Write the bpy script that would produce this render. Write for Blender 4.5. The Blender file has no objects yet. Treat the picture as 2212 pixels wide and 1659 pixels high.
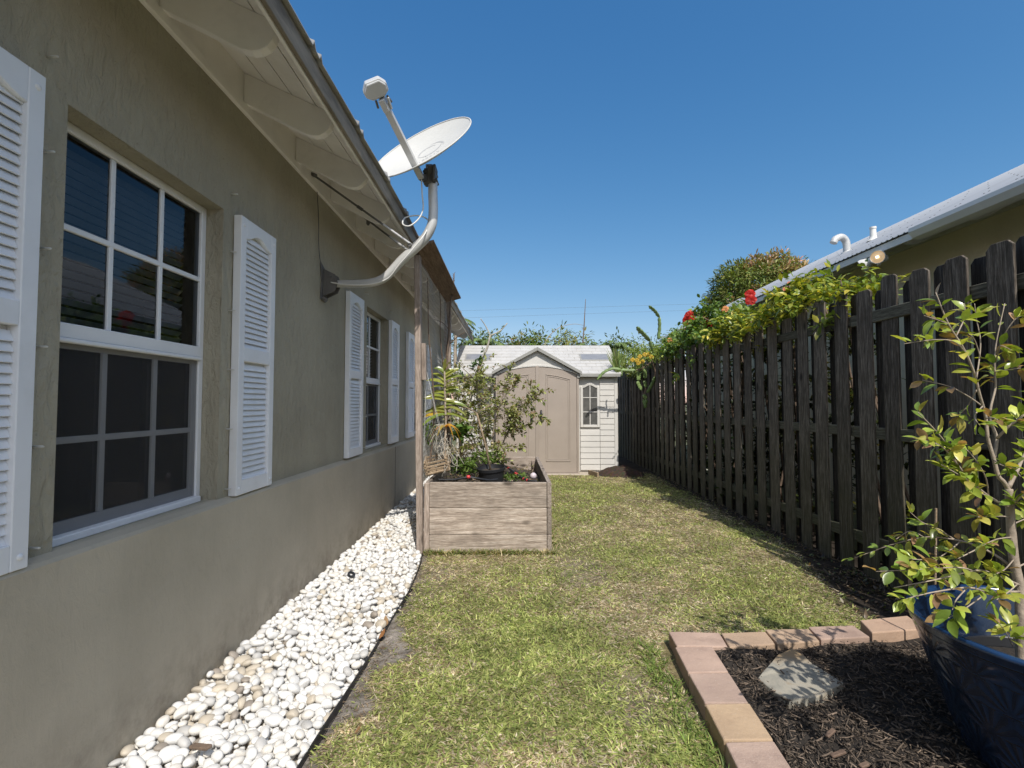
import bpy, math, random
import numpy as np
from mathutils import Vector, Matrix
random.seed(7); RNG = np.random.default_rng(7)
S = bpy.context.scene; C = S.collection
R = math.radians
# ------------------------------------------------------------------ camera model
F = 1060.0; VX, VY = 1104.0, 871.0; H = 1.41
TH = math.atan((VY-829.5)/F); PS = math.atan((1106-VX)/F)
def ray(u, v):
    x = (u-1106)/F; y = (829.5-v)/F
    a, b, c = x, math.cos(TH)-y*math.sin(TH), math.sin(TH)+y*math.cos(TH)
    return (math.cos(PS)*a+math.sin(PS)*b, -math.sin(PS)*a+math.cos(PS)*b, c)
def at(u, v, Y):
    d = ray(u, v); t = Y/d[1]; return Vector((d[0]*t, Y, H+d[2]*t))
def gnd(u, v, z=0.0):
    d = ray(u, v); t = (z-H)/d[2]; return Vector((d[0]*t, d[1]*t, z))
def wx(u, v, X):
    d = ray(u, v); t = X/d[0]; return Vector((X, d[1]*t, H+d[2]*t))
cam = bpy.data.cameras.new('camera'); co = bpy.data.objects.new('camera', cam); C.objects.link(co)
cam.sensor_width = 36; cam.lens = 36*F/2212; cam.clip_start = 0.02; cam.clip_end = 2000
co.location = (0, 0, H); co.rotation_euler = (math.pi/2+TH, 0, -PS)
S.camera = co
S.view_settings.view_transform = 'Standard'; S.view_settings.look = 'None'; S.view_settings.exposure = 0
# ------------------------------------------------------------------ light
SUNV = Vector((-0.19, 0.79, -1.0)).normalized()
el = math.asin(-SUNV.z); az = math.atan2(-SUNV.x, -SUNV.y)
w = bpy.data.worlds.new('World'); S.world = w; w.use_nodes = True
nt = w.node_tree; bg = nt.nodes['Background']
sk = nt.nodes.new('ShaderNodeTexSky'); sk.sky_type = 'NISHITA'; sk.sun_disc = False
sk.sun_elevation = el; sk.sun_rotation = az; sk.altitude = 0; sk.air_density = 1.0; sk.dust_density = 0.2; sk.ozone_density = 4.0
# camera-like colour response of the sky, plus an added sun-side glow (behind the camera) that lifts the shade
STR = .15; sep = nt.nodes.new('ShaderNodeSeparateColor'); cmb = nt.nodes.new('ShaderNodeCombineColor'); nt.links.new(sk.outputs[0], sep.inputs[0])
for ci_, (ga, gp_) in enumerate(((1.08, 1.386), (.78, .893), (.80, .638))):
    m1 = nt.nodes.new('ShaderNodeMath'); m1.operation = 'MULTIPLY'; m1.inputs[1].default_value = STR; nt.links.new(sep.outputs[ci_], m1.inputs[0])
    m2 = nt.nodes.new('ShaderNodeMath'); m2.operation = 'POWER'; m2.inputs[1].default_value = gp_; nt.links.new(m1.outputs[0], m2.inputs[0])
    m3 = nt.nodes.new('ShaderNodeMath'); m3.operation = 'MULTIPLY'; m3.inputs[1].default_value = ga/STR; nt.links.new(m2.outputs[0], m3.inputs[0]); nt.links.new(m3.outputs[0], cmb.inputs[ci_])
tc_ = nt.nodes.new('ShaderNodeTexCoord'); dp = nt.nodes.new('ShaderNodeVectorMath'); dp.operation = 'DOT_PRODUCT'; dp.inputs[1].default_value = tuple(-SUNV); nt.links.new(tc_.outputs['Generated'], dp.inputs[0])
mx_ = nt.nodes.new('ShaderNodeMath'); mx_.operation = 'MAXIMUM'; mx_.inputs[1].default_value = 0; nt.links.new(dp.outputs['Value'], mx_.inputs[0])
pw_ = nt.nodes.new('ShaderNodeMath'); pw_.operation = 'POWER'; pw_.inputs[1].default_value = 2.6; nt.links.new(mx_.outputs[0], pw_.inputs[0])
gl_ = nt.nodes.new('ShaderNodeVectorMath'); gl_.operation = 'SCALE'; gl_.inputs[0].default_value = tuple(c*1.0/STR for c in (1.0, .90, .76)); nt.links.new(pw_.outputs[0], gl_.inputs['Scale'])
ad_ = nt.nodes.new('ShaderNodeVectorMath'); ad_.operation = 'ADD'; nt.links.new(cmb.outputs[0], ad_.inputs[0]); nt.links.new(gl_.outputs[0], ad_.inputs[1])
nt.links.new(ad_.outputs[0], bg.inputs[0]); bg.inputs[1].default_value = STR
sl = bpy.data.lights.new('sun', 'SUN'); sl.energy = 5.0; sl.angle = R(0.55); sl.color = (1.0, 0.95, 0.87)
so = bpy.data.objects.new('sun', sl); C.objects.link(so); so.rotation_euler = SUNV.to_track_quat('-Z', 'Y').to_euler(); so.location = (3, -6, 12)

# ------------------------------------------------------------------ object helpers
def setp(o, label=None, cat=None, group=None, kind=None):
    if label: o['label'] = label
    if cat: o['category'] = cat
    if group: o['group'] = group
    if kind: o['kind'] = kind
    return o
def thing(name, label, cat, loc=(0, 0, 0), group=None):
    o = bpy.data.objects.new(name, None); C.objects.link(o); o.location = loc; o.empty_display_size = .1
    return setp(o, label, cat, group)
def wloc(p):
    l = Vector((0, 0, 0))
    while p is not None: l = l+p.location; p = p.parent
    return l
def link(name, me, parent=None):
    o = bpy.data.objects.new(name, me); C.objects.link(o)
    if parent is not None: o.parent = parent
    return o
def npmesh(name, V, faces_list, mats, tint=None, smooth=False, parent=None, origin=None, UVN=None):
    """faces_list: list of (n,k) int arrays"""
    V = np.asarray(V, dtype=np.float32)
    off = wloc(parent) if parent is not None else (Vector(origin) if origin is not None else Vector((0, 0, 0)))
    V = V-np.array(off, dtype=np.float32)
    me = bpy.data.meshes.new(name)
    loops = np.concatenate([f.reshape(-1) for f in faces_list]).astype(np.int32)
    sizes = np.concatenate([np.full(len(f), f.shape[1]) for f in faces_list]).astype(np.int32)
    starts = np.concatenate([[0], np.cumsum(sizes)[:-1]]).astype(np.int32)
    me.vertices.add(len(V)); me.vertices.foreach_set('co', V.reshape(-1))
    me.loops.add(len(loops)); me.loops.foreach_set('vertex_index', loops)
    me.polygons.add(len(sizes)); me.polygons.foreach_set('loop_start', starts)
    try: me.polygons.foreach_set('loop_total', sizes)
    except Exception: pass
    me.update(calc_edges=True)
    if smooth: me.polygons.foreach_set('use_smooth', np.ones(len(sizes), dtype=bool))
    if tint is not None:
        a = me.color_attributes.new('tint', 'FLOAT_COLOR', 'POINT')
        t = np.ones((len(V), 4), dtype=np.float32); t[:, :3] = tint; a.data.foreach_set('color', t.reshape(-1))
    for m in (mats if isinstance(mats, (list, tuple)) else [mats]): me.materials.append(m)
    o = link(name, me, parent)
    if parent is None and origin is not None: o.location = origin
    return o
class MB:
    def __init__(s): s.v = []; s.f = []; s.m = []; s.mi = 0
    def _add(s, vs, fs):
        b = len(s.v); s.v += [tuple(x) for x in vs]
        for f in fs: s.f.append([i+b for i in f]); s.m.append(s.mi)
        return s
    def box(s, x0, x1, y0, y1, z0, z1):
        return s._add([(x0, y0, z0), (x1, y0, z0), (x1, y1, z0), (x0, y1, z0), (x0, y0, z1), (x1, y0, z1), (x1, y1, z1), (x0, y1, z1)],
                      [(0, 3, 2, 1), (4, 5, 6, 7), (0, 1, 5, 4), (1, 2, 6, 5), (2, 3, 7, 6), (3, 0, 4, 7)])
    def obox(s, c, ax, ay, az):      # oriented box: centre + half axis vectors
        c = Vector(c); ax = Vector(ax); ay = Vector(ay); az = Vector(az)
        vs = [c+i*ax+j*ay+k*az for k in (-1, 1) for j in (-1, 1) for i in (-1, 1)]
        return s._add(vs, [(0, 2, 3, 1), (4, 5, 7, 6), (0, 1, 5, 4), (1, 3, 7, 5), (3, 2, 6, 7), (2, 0, 4, 6)])
    def bar(s, p, q, wd, th, up=(0, 0, 1)):
        p = Vector(p); q = Vector(q); d = (q-p); L = d.length; d.normalize(); u = Vector(up)
        if abs(d.dot(u)) > .98: u = Vector((1, 0, 0))
        sd = d.cross(u).normalized(); u = sd.cross(d)
        return s.obox((p+q)/2, d*L/2, sd*wd/2, u*th/2)
    def tube(s, pts, rad, n=8, cap=True, shape=None):
        pts = [Vector(p) for p in pts]
        if not isinstance(rad, (list, tuple)): rad = [rad]*len(pts)
        rings = []; ref = None
        for i, p in enumerate(pts):
            d = (pts[min(i+1, len(pts)-1)]-pts[max(i-1, 0)]).normalized()
            if ref is None: ref = d.orthogonal().normalized()
            ref = (ref-d*ref.dot(d))
            if ref.length < 1e-5: ref = d.orthogonal()
            ref.normalize(); b = d.cross(ref)
            rg = []
            for k in range(n):
                a = 2*math.pi*k/n; rr = rad[i]*(shape[k] if shape else 1)
                rg.append(p+(ref*math.cos(a)+b*math.sin(a))*rr)
            rings.append(rg)
        b0 = len(s.v)
        for rg in rings: s.v += [tuple(x) for x in rg]
        for i in range(len(rings)-1):
            for k in range(n):
                k2 = (k+1) % n
                s.f.append([b0+i*n+k, b0+i*n+k2, b0+(i+1)*n+k2, b0+(i+1)*n+k]); s.m.append(s.mi)
        if cap:
            s.f.append([b0+k for k in reversed(range(n))]); s.m.append(s.mi)
            s.f.append([b0+(len(rings)-1)*n+k for k in range(n)]); s.m.append(s.mi)
        return s
    def lathe(s, prof, n=32, c=(0, 0, 0), axis=(0, 0, 1)):
        c = Vector(c); q = Vector((0, 0, 1)).rotation_difference(Vector(axis))
        b0 = len(s.v)
        for r, z in prof:
            for k in range(n):
                a = 2*math.pi*k/n
                s.v.append(tuple(c+q @ Vector((r*math.cos(a), r*math.sin(a), z))))
        for i in range(len(prof)-1):
            for k in range(n):
                k2 = (k+1) % n
                s.f.append([b0+i*n+k, b0+i*n+k2, b0+(i+1)*n+k2, b0+(i+1)*n+k]); s.m.append(s.mi)
        return s
    def poly(s, pts): return s._add(pts, [list(range(len(pts)))])
    def prism(s, pts, vec):          # polygon (3d points) extruded by vec
        n = len(pts); v = Vector(vec); P = [Vector(p) for p in pts]
        fs = [list(reversed(range(n))), list(range(n, 2*n))]+[[i, (i+1) % n, n+(i+1) % n, n+i] for i in range(n)]
        return s._add(P+[p+v for p in P], fs)
    def build(s, name, mats, parent=None, bevel=0, smooth=False, origin=None, seg=1, auto=None):
        off = wloc(parent) if parent is not None else (Vector(origin) if origin is not None else Vector((0, 0, 0)))
        me = bpy.data.meshes.new(name)
        me.from_pydata([tuple(Vector(v)-off) for v in s.v], [], s.f); me.update()
        ml = mats if isinstance(mats, (list, tuple)) else [mats]
        for m in ml: me.materials.append(m)
        if len(ml) > 1: me.polygons.foreach_set('material_index', s.m)
        if smooth or auto: me.polygons.foreach_set('use_smooth', [True]*len(s.f))
        if auto: me.set_sharp_from_angle(angle=R(auto))
        o = link(name, me, parent)
        if parent is None and origin is not None: o.location = origin
        if bevel:
            b = o.modifiers.new('bevel', 'BEVEL'); b.width = bevel; b.segments = seg; b.limit_method = 'ANGLE'; b.angle_limit = R(35)
        return o
# leaves ---------------------------------------------------------------------
LT = np.array([(0, 0, 0), (.3, -.42, .12), (.3, .42, .12), (.3, 0, 0), (.66, -.46, .13), (.66, .46, .13), (.66, 0, 0), (1, 0, 0)], dtype=np.float32)
LF3 = np.array([(0, 3, 1), (0, 2, 3), (6, 7, 4), (6, 5, 7)]); LF4 = np.array([(3, 6, 4, 1), (3, 2, 5, 6)])
_r = [(0, .0), (.12, .22), (.28, .40), (.48, .50), (.66, .46), (.82, .30), (.94, .11), (1.0, .0)]
HT = np.array([(t, 0, 0) for t, w_ in _r]+[(t, -w_, w_*.28) for t, w_ in _r[1:-1]]+[(t, w_, w_*.28) for t, w_ in _r[1:-1]], dtype=np.float32)
HF4 = np.array([q for i in range(1, 6) for q in ((i, i+1, 8+i, 7+i), (i+1, i, 13+i, 14+i))]); HF3 = np.array([(0, 1, 8), (1, 0, 14), (7, 13, 6), (7, 6, 19)])
def norm(a): return a/np.maximum(np.linalg.norm(a, axis=1, keepdims=True), 1e-6)
def leaves(name, P, D, N, L, W, col, mat, parent=None, droop=.25, origin=None, tmpl=LT, f3=LF3, f4=LF4):
    P = np.asarray(P, dtype=np.float32); n = len(P)
    D = norm(np.asarray(D, dtype=np.float32)); N = np.asarray(N, dtype=np.float32)
    B = norm(np.cross(N, D)); N = np.cross(D, B)
    L = np.broadcast_to(np.asarray(L, dtype=np.float32), (n,)); W = np.broadcast_to(np.asarray(W, dtype=np.float32), (n,))
    t = tmpl; k = len(t)
    dr = np.broadcast_to(np.asarray(droop, dtype=np.float32), (n,))
    V = P[:, None]+D[:, None]*(t[None, :, 0, None]*L[:, None, None])+B[:, None]*(t[None, :, 1, None]*W[:, None, None]) \
        + N[:, None]*(t[None, :, 2, None]*W[:, None, None]-(dr[:, None, None]*L[:, None, None])*t[None, :, 0, None]**2)
    base = (np.arange(n)*k)[:, None, None]
    fl = [(f3[None]+base).reshape(-1, 3)]
    if f4 is not None: fl.append((f4[None]+base).reshape(-1, 4))
    T = np.repeat(np.asarray(col, dtype=np.float32), k, axis=0)
    return npmesh(name, V.reshape(-1, 3), fl, mat, tint=T, parent=parent, origin=origin, smooth=True)
def rv(n, s=1.0): return RNG.normal(0, s, (n, 3))
def pick(cols, n, jit=.12, p=None):
    c = np.array(cols, dtype=np.float32)[RNG.choice(len(cols), n, p=p)]
    return np.clip(c*(1+RNG.normal(0, jit, (n, 1))), 0.003, .95)
def smooth_path(pts, sub=5):
    pts = [Vector(p) for p in pts]
    if len(pts) < 3: return [pts[0].lerp(pts[-1], i/sub) for i in range(sub+1)]
    out = []
    for i in range(len(pts)-1):
        p0 = pts[max(i-1, 0)]; p1 = pts[i]; p2 = pts[i+1]; p3 = pts[min(i+2, len(pts)-1)]
        for j in range(sub):
            t = j/sub
            out.append(.5*((2*p1)+(p2-p0)*t+(2*p0-5*p1+4*p2-p3)*t*t+(3*p1-p0-3*p2+p3)*t**3))
    out.append(pts[-1]); return out

# ------------------------------------------------------------------ materials
def new_mat(name):
    m = bpy.data.materials.new(name); m.use_nodes = True
    n = m.node_tree; return m, n, n.nodes['Principled BSDF']
def N_(nt, typ, **kw):
    n = nt.nodes.new(typ)
    for k, v in kw.items():
        if k.startswith('i_'): n.inputs[int(k[2:]) if k[2:].isdigit() else k[2:]].default_value = v
        else: setattr(n, k, v)
    return n
def coords(nt, scale=(1, 1, 1), rand=True, kind='Object'):
    tc = N_(nt, 'ShaderNodeTexCoord'); mp = N_(nt, 'ShaderNodeMapping'); mp.inputs['Scale'].default_value = scale
    nt.links.new(tc.outputs[kind], mp.inputs['Vector'])
    if rand:
        oi = N_(nt, 'ShaderNodeObjectInfo'); mu = N_(nt, 'ShaderNodeMath', operation='MULTIPLY'); mu.inputs[1].default_value = 37.0
        nt.links.new(oi.outputs['Random'], mu.inputs[0])
        cb = N_(nt, 'ShaderNodeCombineXYZ')
        for i in range(3): nt.links.new(mu.outputs[0], cb.inputs[i])
        nt.links.new(cb.outputs[0], mp.inputs['Location'])
    return mp.outputs[0]
def noise(nt, vec, scale, detail=5, rough=.6, dist=0):
    n = N_(nt, 'ShaderNodeTexNoise'); n.inputs['Scale'].default_value = scale; n.inputs['Detail'].default_value = detail
    n.inputs['Roughness'].default_value = rough; n.inputs['Distortion'].default_value = dist
    nt.links.new(vec, n.inputs['Vector']); return n.outputs['Fac']
def ramp(nt, fac, stops):
    r = N_(nt, 'ShaderNodeValToRGB'); e = r.color_ramp.elements
    while len(e) < len(stops): e.new(.5)
    for i, (p, c) in enumerate(stops): e[i].position = p; e[i].color = tuple(c)+(1,)
    nt.links.new(fac, r.inputs[0]); return r.outputs[0]
def mixc(nt, a, b, fac, typ='MIX'):
    m = N_(nt, 'ShaderNodeMix', data_type='RGBA', blend_type=typ)
    for s, i in ((a, 6), (b, 7)):
        if isinstance(s, (tuple, list)): m.inputs[i].default_value = tuple(s)+(1,)
        else: nt.links.new(s, m.inputs[i])
    if isinstance(fac, (int, float)): m.inputs[0].default_value = fac
    else: nt.links.new(fac, m.inputs[0])
    return m.outputs[2]
def bump(nt, b, hgt, strength, dist=.01, prev=None):
    n = N_(nt, 'ShaderNodeBump'); n.inputs['Strength'].default_value = strength; n.inputs['Distance'].default_value = dist
    nt.links.new(hgt, n.inputs['Height'])
    if prev is not None: nt.links.new(prev, n.inputs['Normal'])
    nt.links.new(n.outputs[0], b.inputs['Normal']); return n.outputs[0]
def simple(name, col, rough=.5, metal=0, var=.12, vscale=6, bstr=.0, bscale=60, spec=.5, scale=(1, 1, 1), dirt=None, dirtamt=.5):
    m, t, b = new_mat(name); v = coords(t, scale)
    n = noise(t, v, vscale, 6)
    lo = [max(0, c*(1-var)) for c in col]; hi = [min(1, c*(1+var)) for c in col]
    c = ramp(t, n, [(.3, lo), (.7, hi)])
    if dirt:
        d = noise(t, v, vscale*.45, 8, .7); dr = ramp(t, d, [(.5, (0, 0, 0)), (.72, (dirtamt,)*3)])
        c = mixc(t, c, dirt, dr)
    t.links.new(c, b.inputs['Base Color'])
    b.inputs['Roughness'].default_value = rough; b.inputs['Metallic'].default_value = metal
    b.inputs['Specular IOR Level'].default_value = spec
    if bstr: bump(t, b, noise(t, v, bscale, 4), bstr)
    return m
def stucco(name, c0, c1, rough_amt, streak):
    m, t, b = new_mat(name); v = coords(t, rand=False)
    big = noise(t, v, 1.1, 5, .6); c = ramp(t, big, [(.3, c0), (.7, c1)])
    vs = coords(t, (3.0, 3.0, .35), rand=False); st = noise(t, vs, 2.2, 6, .65)
    c = mixc(t, c, (.16, .145, .115), ramp(t, st, [(.5, (0, 0, 0)), (.8, (streak,)*3)]))
    fine = noise(t, v, 55, 3); c = mixc(t, c, (.12, .11, .085), ramp(t, fine, [(.62, (0, 0, 0)), (.75, (.35*rough_amt,)*3)]))
    geo = N_(t, 'ShaderNodeNewGeometry'); sp = N_(t, 'ShaderNodeSeparateXYZ'); t.links.new(geo.outputs['Position'], sp.inputs[0])
    mr = N_(t, 'ShaderNodeMapRange'); mr.inputs[1].default_value = .34; mr.inputs[2].default_value = .02; t.links.new(sp.outputs[2], mr.inputs[0])
    mm = N_(t, 'ShaderNodeMath', operation='MULTIPLY'); t.links.new(mr.outputs[0], mm.inputs[0]); t.links.new(ramp(t, noise(t, v, 6, 7, .7), [(.42, (0, 0, 0)), (.68, (.75,)*3)]), mm.inputs[1])
    c = mixc(t, c, (.20, .165, .125), mm.outputs[0])
    sc_ = noise(t, coords(t, (1, .55, 1.6), rand=False), 1.7, 7, .72, 1.2); c = mixc(t, c, (.52, .485, .41), ramp(t, sc_, [(.60, (0, 0, 0)), (.72, (.28,)*3)]))
    t.links.new(c, b.inputs['Base Color']); b.inputs['Roughness'].default_value = .82; b.inputs['Specular IOR Level'].default_value = .3
    vb = coords(t, (1, 1, .45), rand=False)
    p = bump(t, b, noise(t, vb, 26, 5, .62, .6), min(1, .8*rough_amt), .022)
    p = bump(t, b, noise(t, v, 160, 3), .3*rough_amt+.05, .004, p)
    bump(t, b, noise(t, v, 3.0, 4), .12, .05, p)
    return m
def wood(name, dark, mid, light, axis, rough=.85, grain=1.0, moss=None, knots=True, bstr=.5):
    m, t, b = new_mat(name)
    sc = [26, 26, 26]; sc[axis] = 1.5
    v = coords(t, tuple(sc)); vo = coords(t)
    g = noise(t, v, 2.2*grain, 8, .68, .5)
    c = ramp(t, g, [(.28, dark), (.5, mid), (.74, light)])
    g2 = noise(t, v, 9.0*grain, 5, .7); c = mixc(t, c, ramp(t, g2, [(.36, (.55, .53, .51)), (.62, (1.12, 1.12, 1.12))]), 1.0, 'MULTIPLY')
    blot = noise(t, vo, 4.5, 5, .6)
    c = mixc(t, c, [x*.45 for x in mid], ramp(t, blot, [(.5, (0, 0, 0)), (.78, (.75,)*3)]))
    oi = N_(t, 'ShaderNodeObjectInfo'); br = N_(t, 'ShaderNodeMapRange'); br.inputs[3].default_value = .72; br.inputs[4].default_value = 1.22
    t.links.new(oi.outputs['Random'], br.inputs[0])
    hs = N_(t, 'ShaderNodeHueSaturation'); t.links.new(br.outputs[0], hs.inputs['Value']); t.links.new(c, hs.inputs['Color']); c = hs.outputs[0]
    if knots:
        sk_ = [5, 5, 5]; sk_[axis] = 2.2
        vk = coords(t, tuple(sk_)); vo_ = N_(t, 'ShaderNodeTexVoronoi'); vo_.inputs['Scale'].default_value = 1.0; t.links.new(vk, vo_.inputs['Vector'])
        c = mixc(t, c, [x*.35 for x in dark], ramp(t, vo_.outputs['Distance'], [(.07, (.85,)*3), (.15, (0, 0, 0))]))
    if moss:
        geo = N_(t, 'ShaderNodeNewGeometry'); sp = N_(t, 'ShaderNodeSeparateXYZ'); t.links.new(geo.outputs['Position'], sp.inputs[0])
        mr = N_(t, 'ShaderNodeMapRange'); mr.inputs[1].default_value = 1.5; mr.inputs[2].default_value = .1; t.links.new(sp.outputs[2], mr.inputs[0])
        mn = noise(t, vo, 3, 5); mm = N_(t, 'ShaderNodeMath', operation='MULTIPLY'); t.links.new(mr.outputs[0], mm.inputs[0]); t.links.new(mn, mm.inputs[1])
        c = mixc(t, c, moss, mm.outputs[0])
    t.links.new(c, b.inputs['Base Color']); b.inputs['Roughness'].default_value = rough; b.inputs['Specular IOR Level'].default_value = .25
    bump(t, b, g, bstr, .006)
    return m
def leafmat(name, trans=.35, rough=.38, spec=.45):
    m, t, b = new_mat(name)
    a = N_(t, 'ShaderNodeAttribute', attribute_name='tint')
    v = coords(t); n = noise(t, v, 18, 4); c = mixc(t, a.outputs['Color'], ramp(t, n, [(.3, (.72,)*3), (.7, (1.25,)*3)]), 1.0, 'MULTIPLY')
    t.links.new(c, b.inputs['Base Color']); b.inputs['Roughness'].default_value = rough; b.inputs['Specular IOR Level'].default_value = spec
    tr = N_(t, 'ShaderNodeBsdfTranslucent'); tc = mixc(t, c, (1.25, 1.2, .5), 1.0, 'MULTIPLY'); t.links.new(tc, tr.inputs[0])
    mx = N_(t, 'ShaderNodeMixShader'); mx.inputs[0].default_value = trans
    t.links.new(b.outputs[0], mx.inputs[1]); t.links.new(tr.outputs[0], mx.inputs[2])
    t.links.new(mx.outputs[0], t.nodes['Material Output'].inputs[0]); return m
def attrmat(name, rough=.9, vs=30, lo=.75, hi=1.2, bs=0, bscale=80, spec=.3, bdist=.01):
    m, t, b = new_mat(name); a = N_(t, 'ShaderNodeAttribute', attribute_name='tint')
    v = coords(t); n = noise(t, v, vs, 6); c = mixc(t, a.outputs['Color'], ramp(t, n, [(.3, (lo,)*3), (.7, (hi,)*3)]), 1.0, 'MULTIPLY')
    t.links.new(c, b.inputs['Base Color']); b.inputs['Roughness'].default_value = rough; b.inputs['Specular IOR Level'].default_value = spec
    if bs: bump(t, b, noise(t, v, bscale, 5), bs, bdist)
    return m
M = {}
M['stucco'] = stucco('olive_stucco', (.335, .307, .235), (.45, .415, .322), 1.25, .12)
M['band'] = stucco('smooth_stucco', (.415, .368, .285), (.54, .482, .38), .3, .08)
M['nstucco'] = stucco('beige_stucco', (.66, .58, .43), (.74, .66, .50), .5, .1)
M['white'] = simple('white_paint', (.62, .61, .58), .5, var=.05, bstr=.05)
M['soffit'] = simple('soffit_paint', (.84, .81, .785), .6, var=.06, vscale=4, bstr=.05, dirt=(.4, .37, .32), dirtamt=.3)
M['vinyl'] = simple('shutter_vinyl', (.80, .82, .86), .45, dirt=(.50, .49, .46), dirtamt=.3, var=.04, vscale=3, bstr=.08, bscale=120)
M['frame'] = simple('window_frame_white', (.78, .79, .81), .4, var=.04)
M['framegrey'] = simple('window_frame_grey', (.30, .31, .33), .5, var=.05)
M['black'] = simple('dark_interior', (.012, .012, .013), .9)
M['blind'] = simple('blind_slat', (.42, .44, .48), .5)
M['fascia'] = simple('weathered_fascia', (.25, .215, .17), .9, var=.3, vscale=5, scale=(1, .6, 3), dirt=(.03, .028, .025), dirtamt=.8, bstr=.15)
M['roof'] = simple('grey_metal_roof', (.33, .32, .30), .6, metal=.1, var=.12, vscale=3, dirt=(.16, .13, .1), dirtamt=.6)
M['nroof'] = simple('white_metal_roof', (.50, .505, .51), .45, metal=.1, var=.06, vscale=2, dirt=(.35, .33, .30), dirtamt=.35)
M['galv'] = simple('grey_painted_steel', (.50, .50, .49), .4, metal=.2, var=.08, bstr=.04)
M['dish'] = simple('dish_enamel', (.50, .495, .47), .45, var=.05, vscale=5, dirt=(.45, .43, .38), dirtamt=.35)
M['dishmark'] = simple('faded_dish_mark', (.40, .40, .395), .5, var=.1)
M['darkmetal'] = simple('dark_bracket', (.12, .115, .11), .6, metal=.2, var=.25, vscale=12, bstr=.1)
M['cable'] = simple('white_cable', (.62, .62, .60), .5)
M['blackplastic'] = simple('black_plastic', (.018, .019, .022), .45, var=.2, vscale=9)
M['red'] = simple('red_tape', (.55, .05, .05), .4)
M['bedwood'] = wood('planter_wood', (.15, .115, .09), (.43, .36, .30), (.60, .535, .47), 0, bstr=.8)
M['bedwoody'] = wood('planter_wood_side', (.12, .10, .085), (.28, .235, .20), (.42, .37, .33), 1)
M['postwood'] = wood('post_wood', (.20, .155, .125), (.36, .295, .25), (.47, .40, .35), 2)
M['beamwood'] = wood('brown_board', (.13, .085, .06), (.25, .17, .125), (.34, .25, .19), 1)
M['fence'] = wood('fence_picket', (.02, .0165, .013), (.125, .104, .084), (.36, .318, .27), 2, grain=1.5, moss=(.045, .05, .018), bstr=.9)
M['fenceshade'] = wood('fence_picket_back_shaded', (.008, .007, .006), (.045, .04, .035), (.12, .11, .10), 2, grain=1.5, bstr=.8)  # darker copy of the picket wood, shade in the gaps put into the colour
M['fencerail'] = wood('fence_rail', (.03, .028, .022), (.10, .095, .072), (.20, .19, .15), 1, moss=(.05, .055, .02))
M['slat'] = wood('basket_slat', (.22, .16, .10), (.40, .30, .20), (.52, .42, .30), 0)
M['leaf'] = leafmat('leaf'); M['glossleaf'] = leafmat('glossy_leaf', .35, .27, .6); M['farleaf'] = leafmat('far_leaf', .22, .5, .3)
M['petal'] = leafmat('petal', .35, .5, .3); M['grass'] = leafmat('grass_blade', .3, .5, .3)
M['soil'] = attrmat('lawn_soil', .95, 60, .6, 1.35, .9, 90, .15)
M['pebattr'] = None
M['mulch'] = attrmat('bark_mulch', .9, 90, .6, 1.4, .5, 120, .2)
M['mulchbase'] = simple('mulch_ground', (.022, .017, .013), .95, var=.5, vscale=50, bstr=1, bscale=70)
M['dirt'] = simple('planter_soil', (.05, .038, .028), .95, var=.5, vscale=30, bstr=.8, bscale=50)
M['bark'] = simple('pale_bark', (.33, .27, .21), .8, var=.3, vscale=20, bstr=.4, bscale=60)
M['twig'] = simple('dark_twig', (.15, .105, .075), .85, var=.35, vscale=20, bstr=.4, bscale=60)
M['greystem'] = simple('pale_grey_stem', (.42, .39, .33), .8, var=.3, vscale=12, bstr=.3)
M['cactus'] = simple('cactus_skin', (.15, .22, .07), .5, var=.35, vscale=9, bstr=.1)
M['shedwall'] = simple('shed_siding', (.545, .528, .50), .6, var=.05, vscale=3, bstr=.05, dirt=(.42, .36, .28), dirtamt=.25)
M['sheddoor'] = simple('shed_door', (.315, .265, .225), .55, var=.06, vscale=2, bstr=.06, dirt=(.25, .205, .165), dirtamt=.35)
M['shedroof'] = simple('shed_roof', (.41, .40, .385), .65, var=.1, vscale=5, bstr=.1, dirt=(.34, .31, .27), dirtamt=.4)
M['shedtrim'] = simple('shed_trim', (.27, .265, .245), .6, var=.1, vscale=6)
M['concrete'] = simple('concrete_pad', (.38, .33, .27), .9, var=.15, vscale=14, bstr=.3)
M['shedglass'] = simple('shed_pane', (.09, .09, .085), .22, var=.3, vscale=8)
M['skylight'] = simple('skylight_pane', (.20, .205, .22), .3, var=.15, vscale=5)
M['wire'] = simple('galvanised_wire', (.38, .38, .37), .5, metal=.3)
M['bluetub'] = simple('blue_plastic', (.03, .09, .28), .4, var=.15)
M['stone'] = None
def glassmat(name, tint, rough=.0):
    m, t, b = new_mat(name)
    g = N_(t, 'ShaderNodeBsdfGlossy'); g.inputs['Roughness'].default_value = rough; g.inputs[0].default_value = (.95, .97, 1, 1)
    tr = N_(t, 'ShaderNodeBsdfTransparent'); tr.inputs[0].default_value = tuple(tint)+(1,)
    fr = N_(t, 'ShaderNodeFresnel'); fr.inputs[0].default_value = 1.46
    mx = N_(t, 'ShaderNodeMixShader'); t.links.new(fr.outputs[0], mx.inputs[0]); t.links.new(tr.outputs[0], mx.inputs[1]); t.links.new(g.outputs[0], mx.inputs[2])
    wv = noise(t, coords(t), 2.5, 2); bp = N_(t, 'ShaderNodeBump'); bp.inputs['Strength'].default_value = .03; bp.inputs['Distance'].default_value = .02
    t.links.new(wv, bp.inputs['Height']); t.links.new(bp.outputs[0], g.inputs['Normal'])
    t.links.new(mx.outputs[0], t.nodes['Material Output'].inputs[0]); return m
M['glass'] = glassmat('window_glass', (.55, .58, .6))
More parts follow.
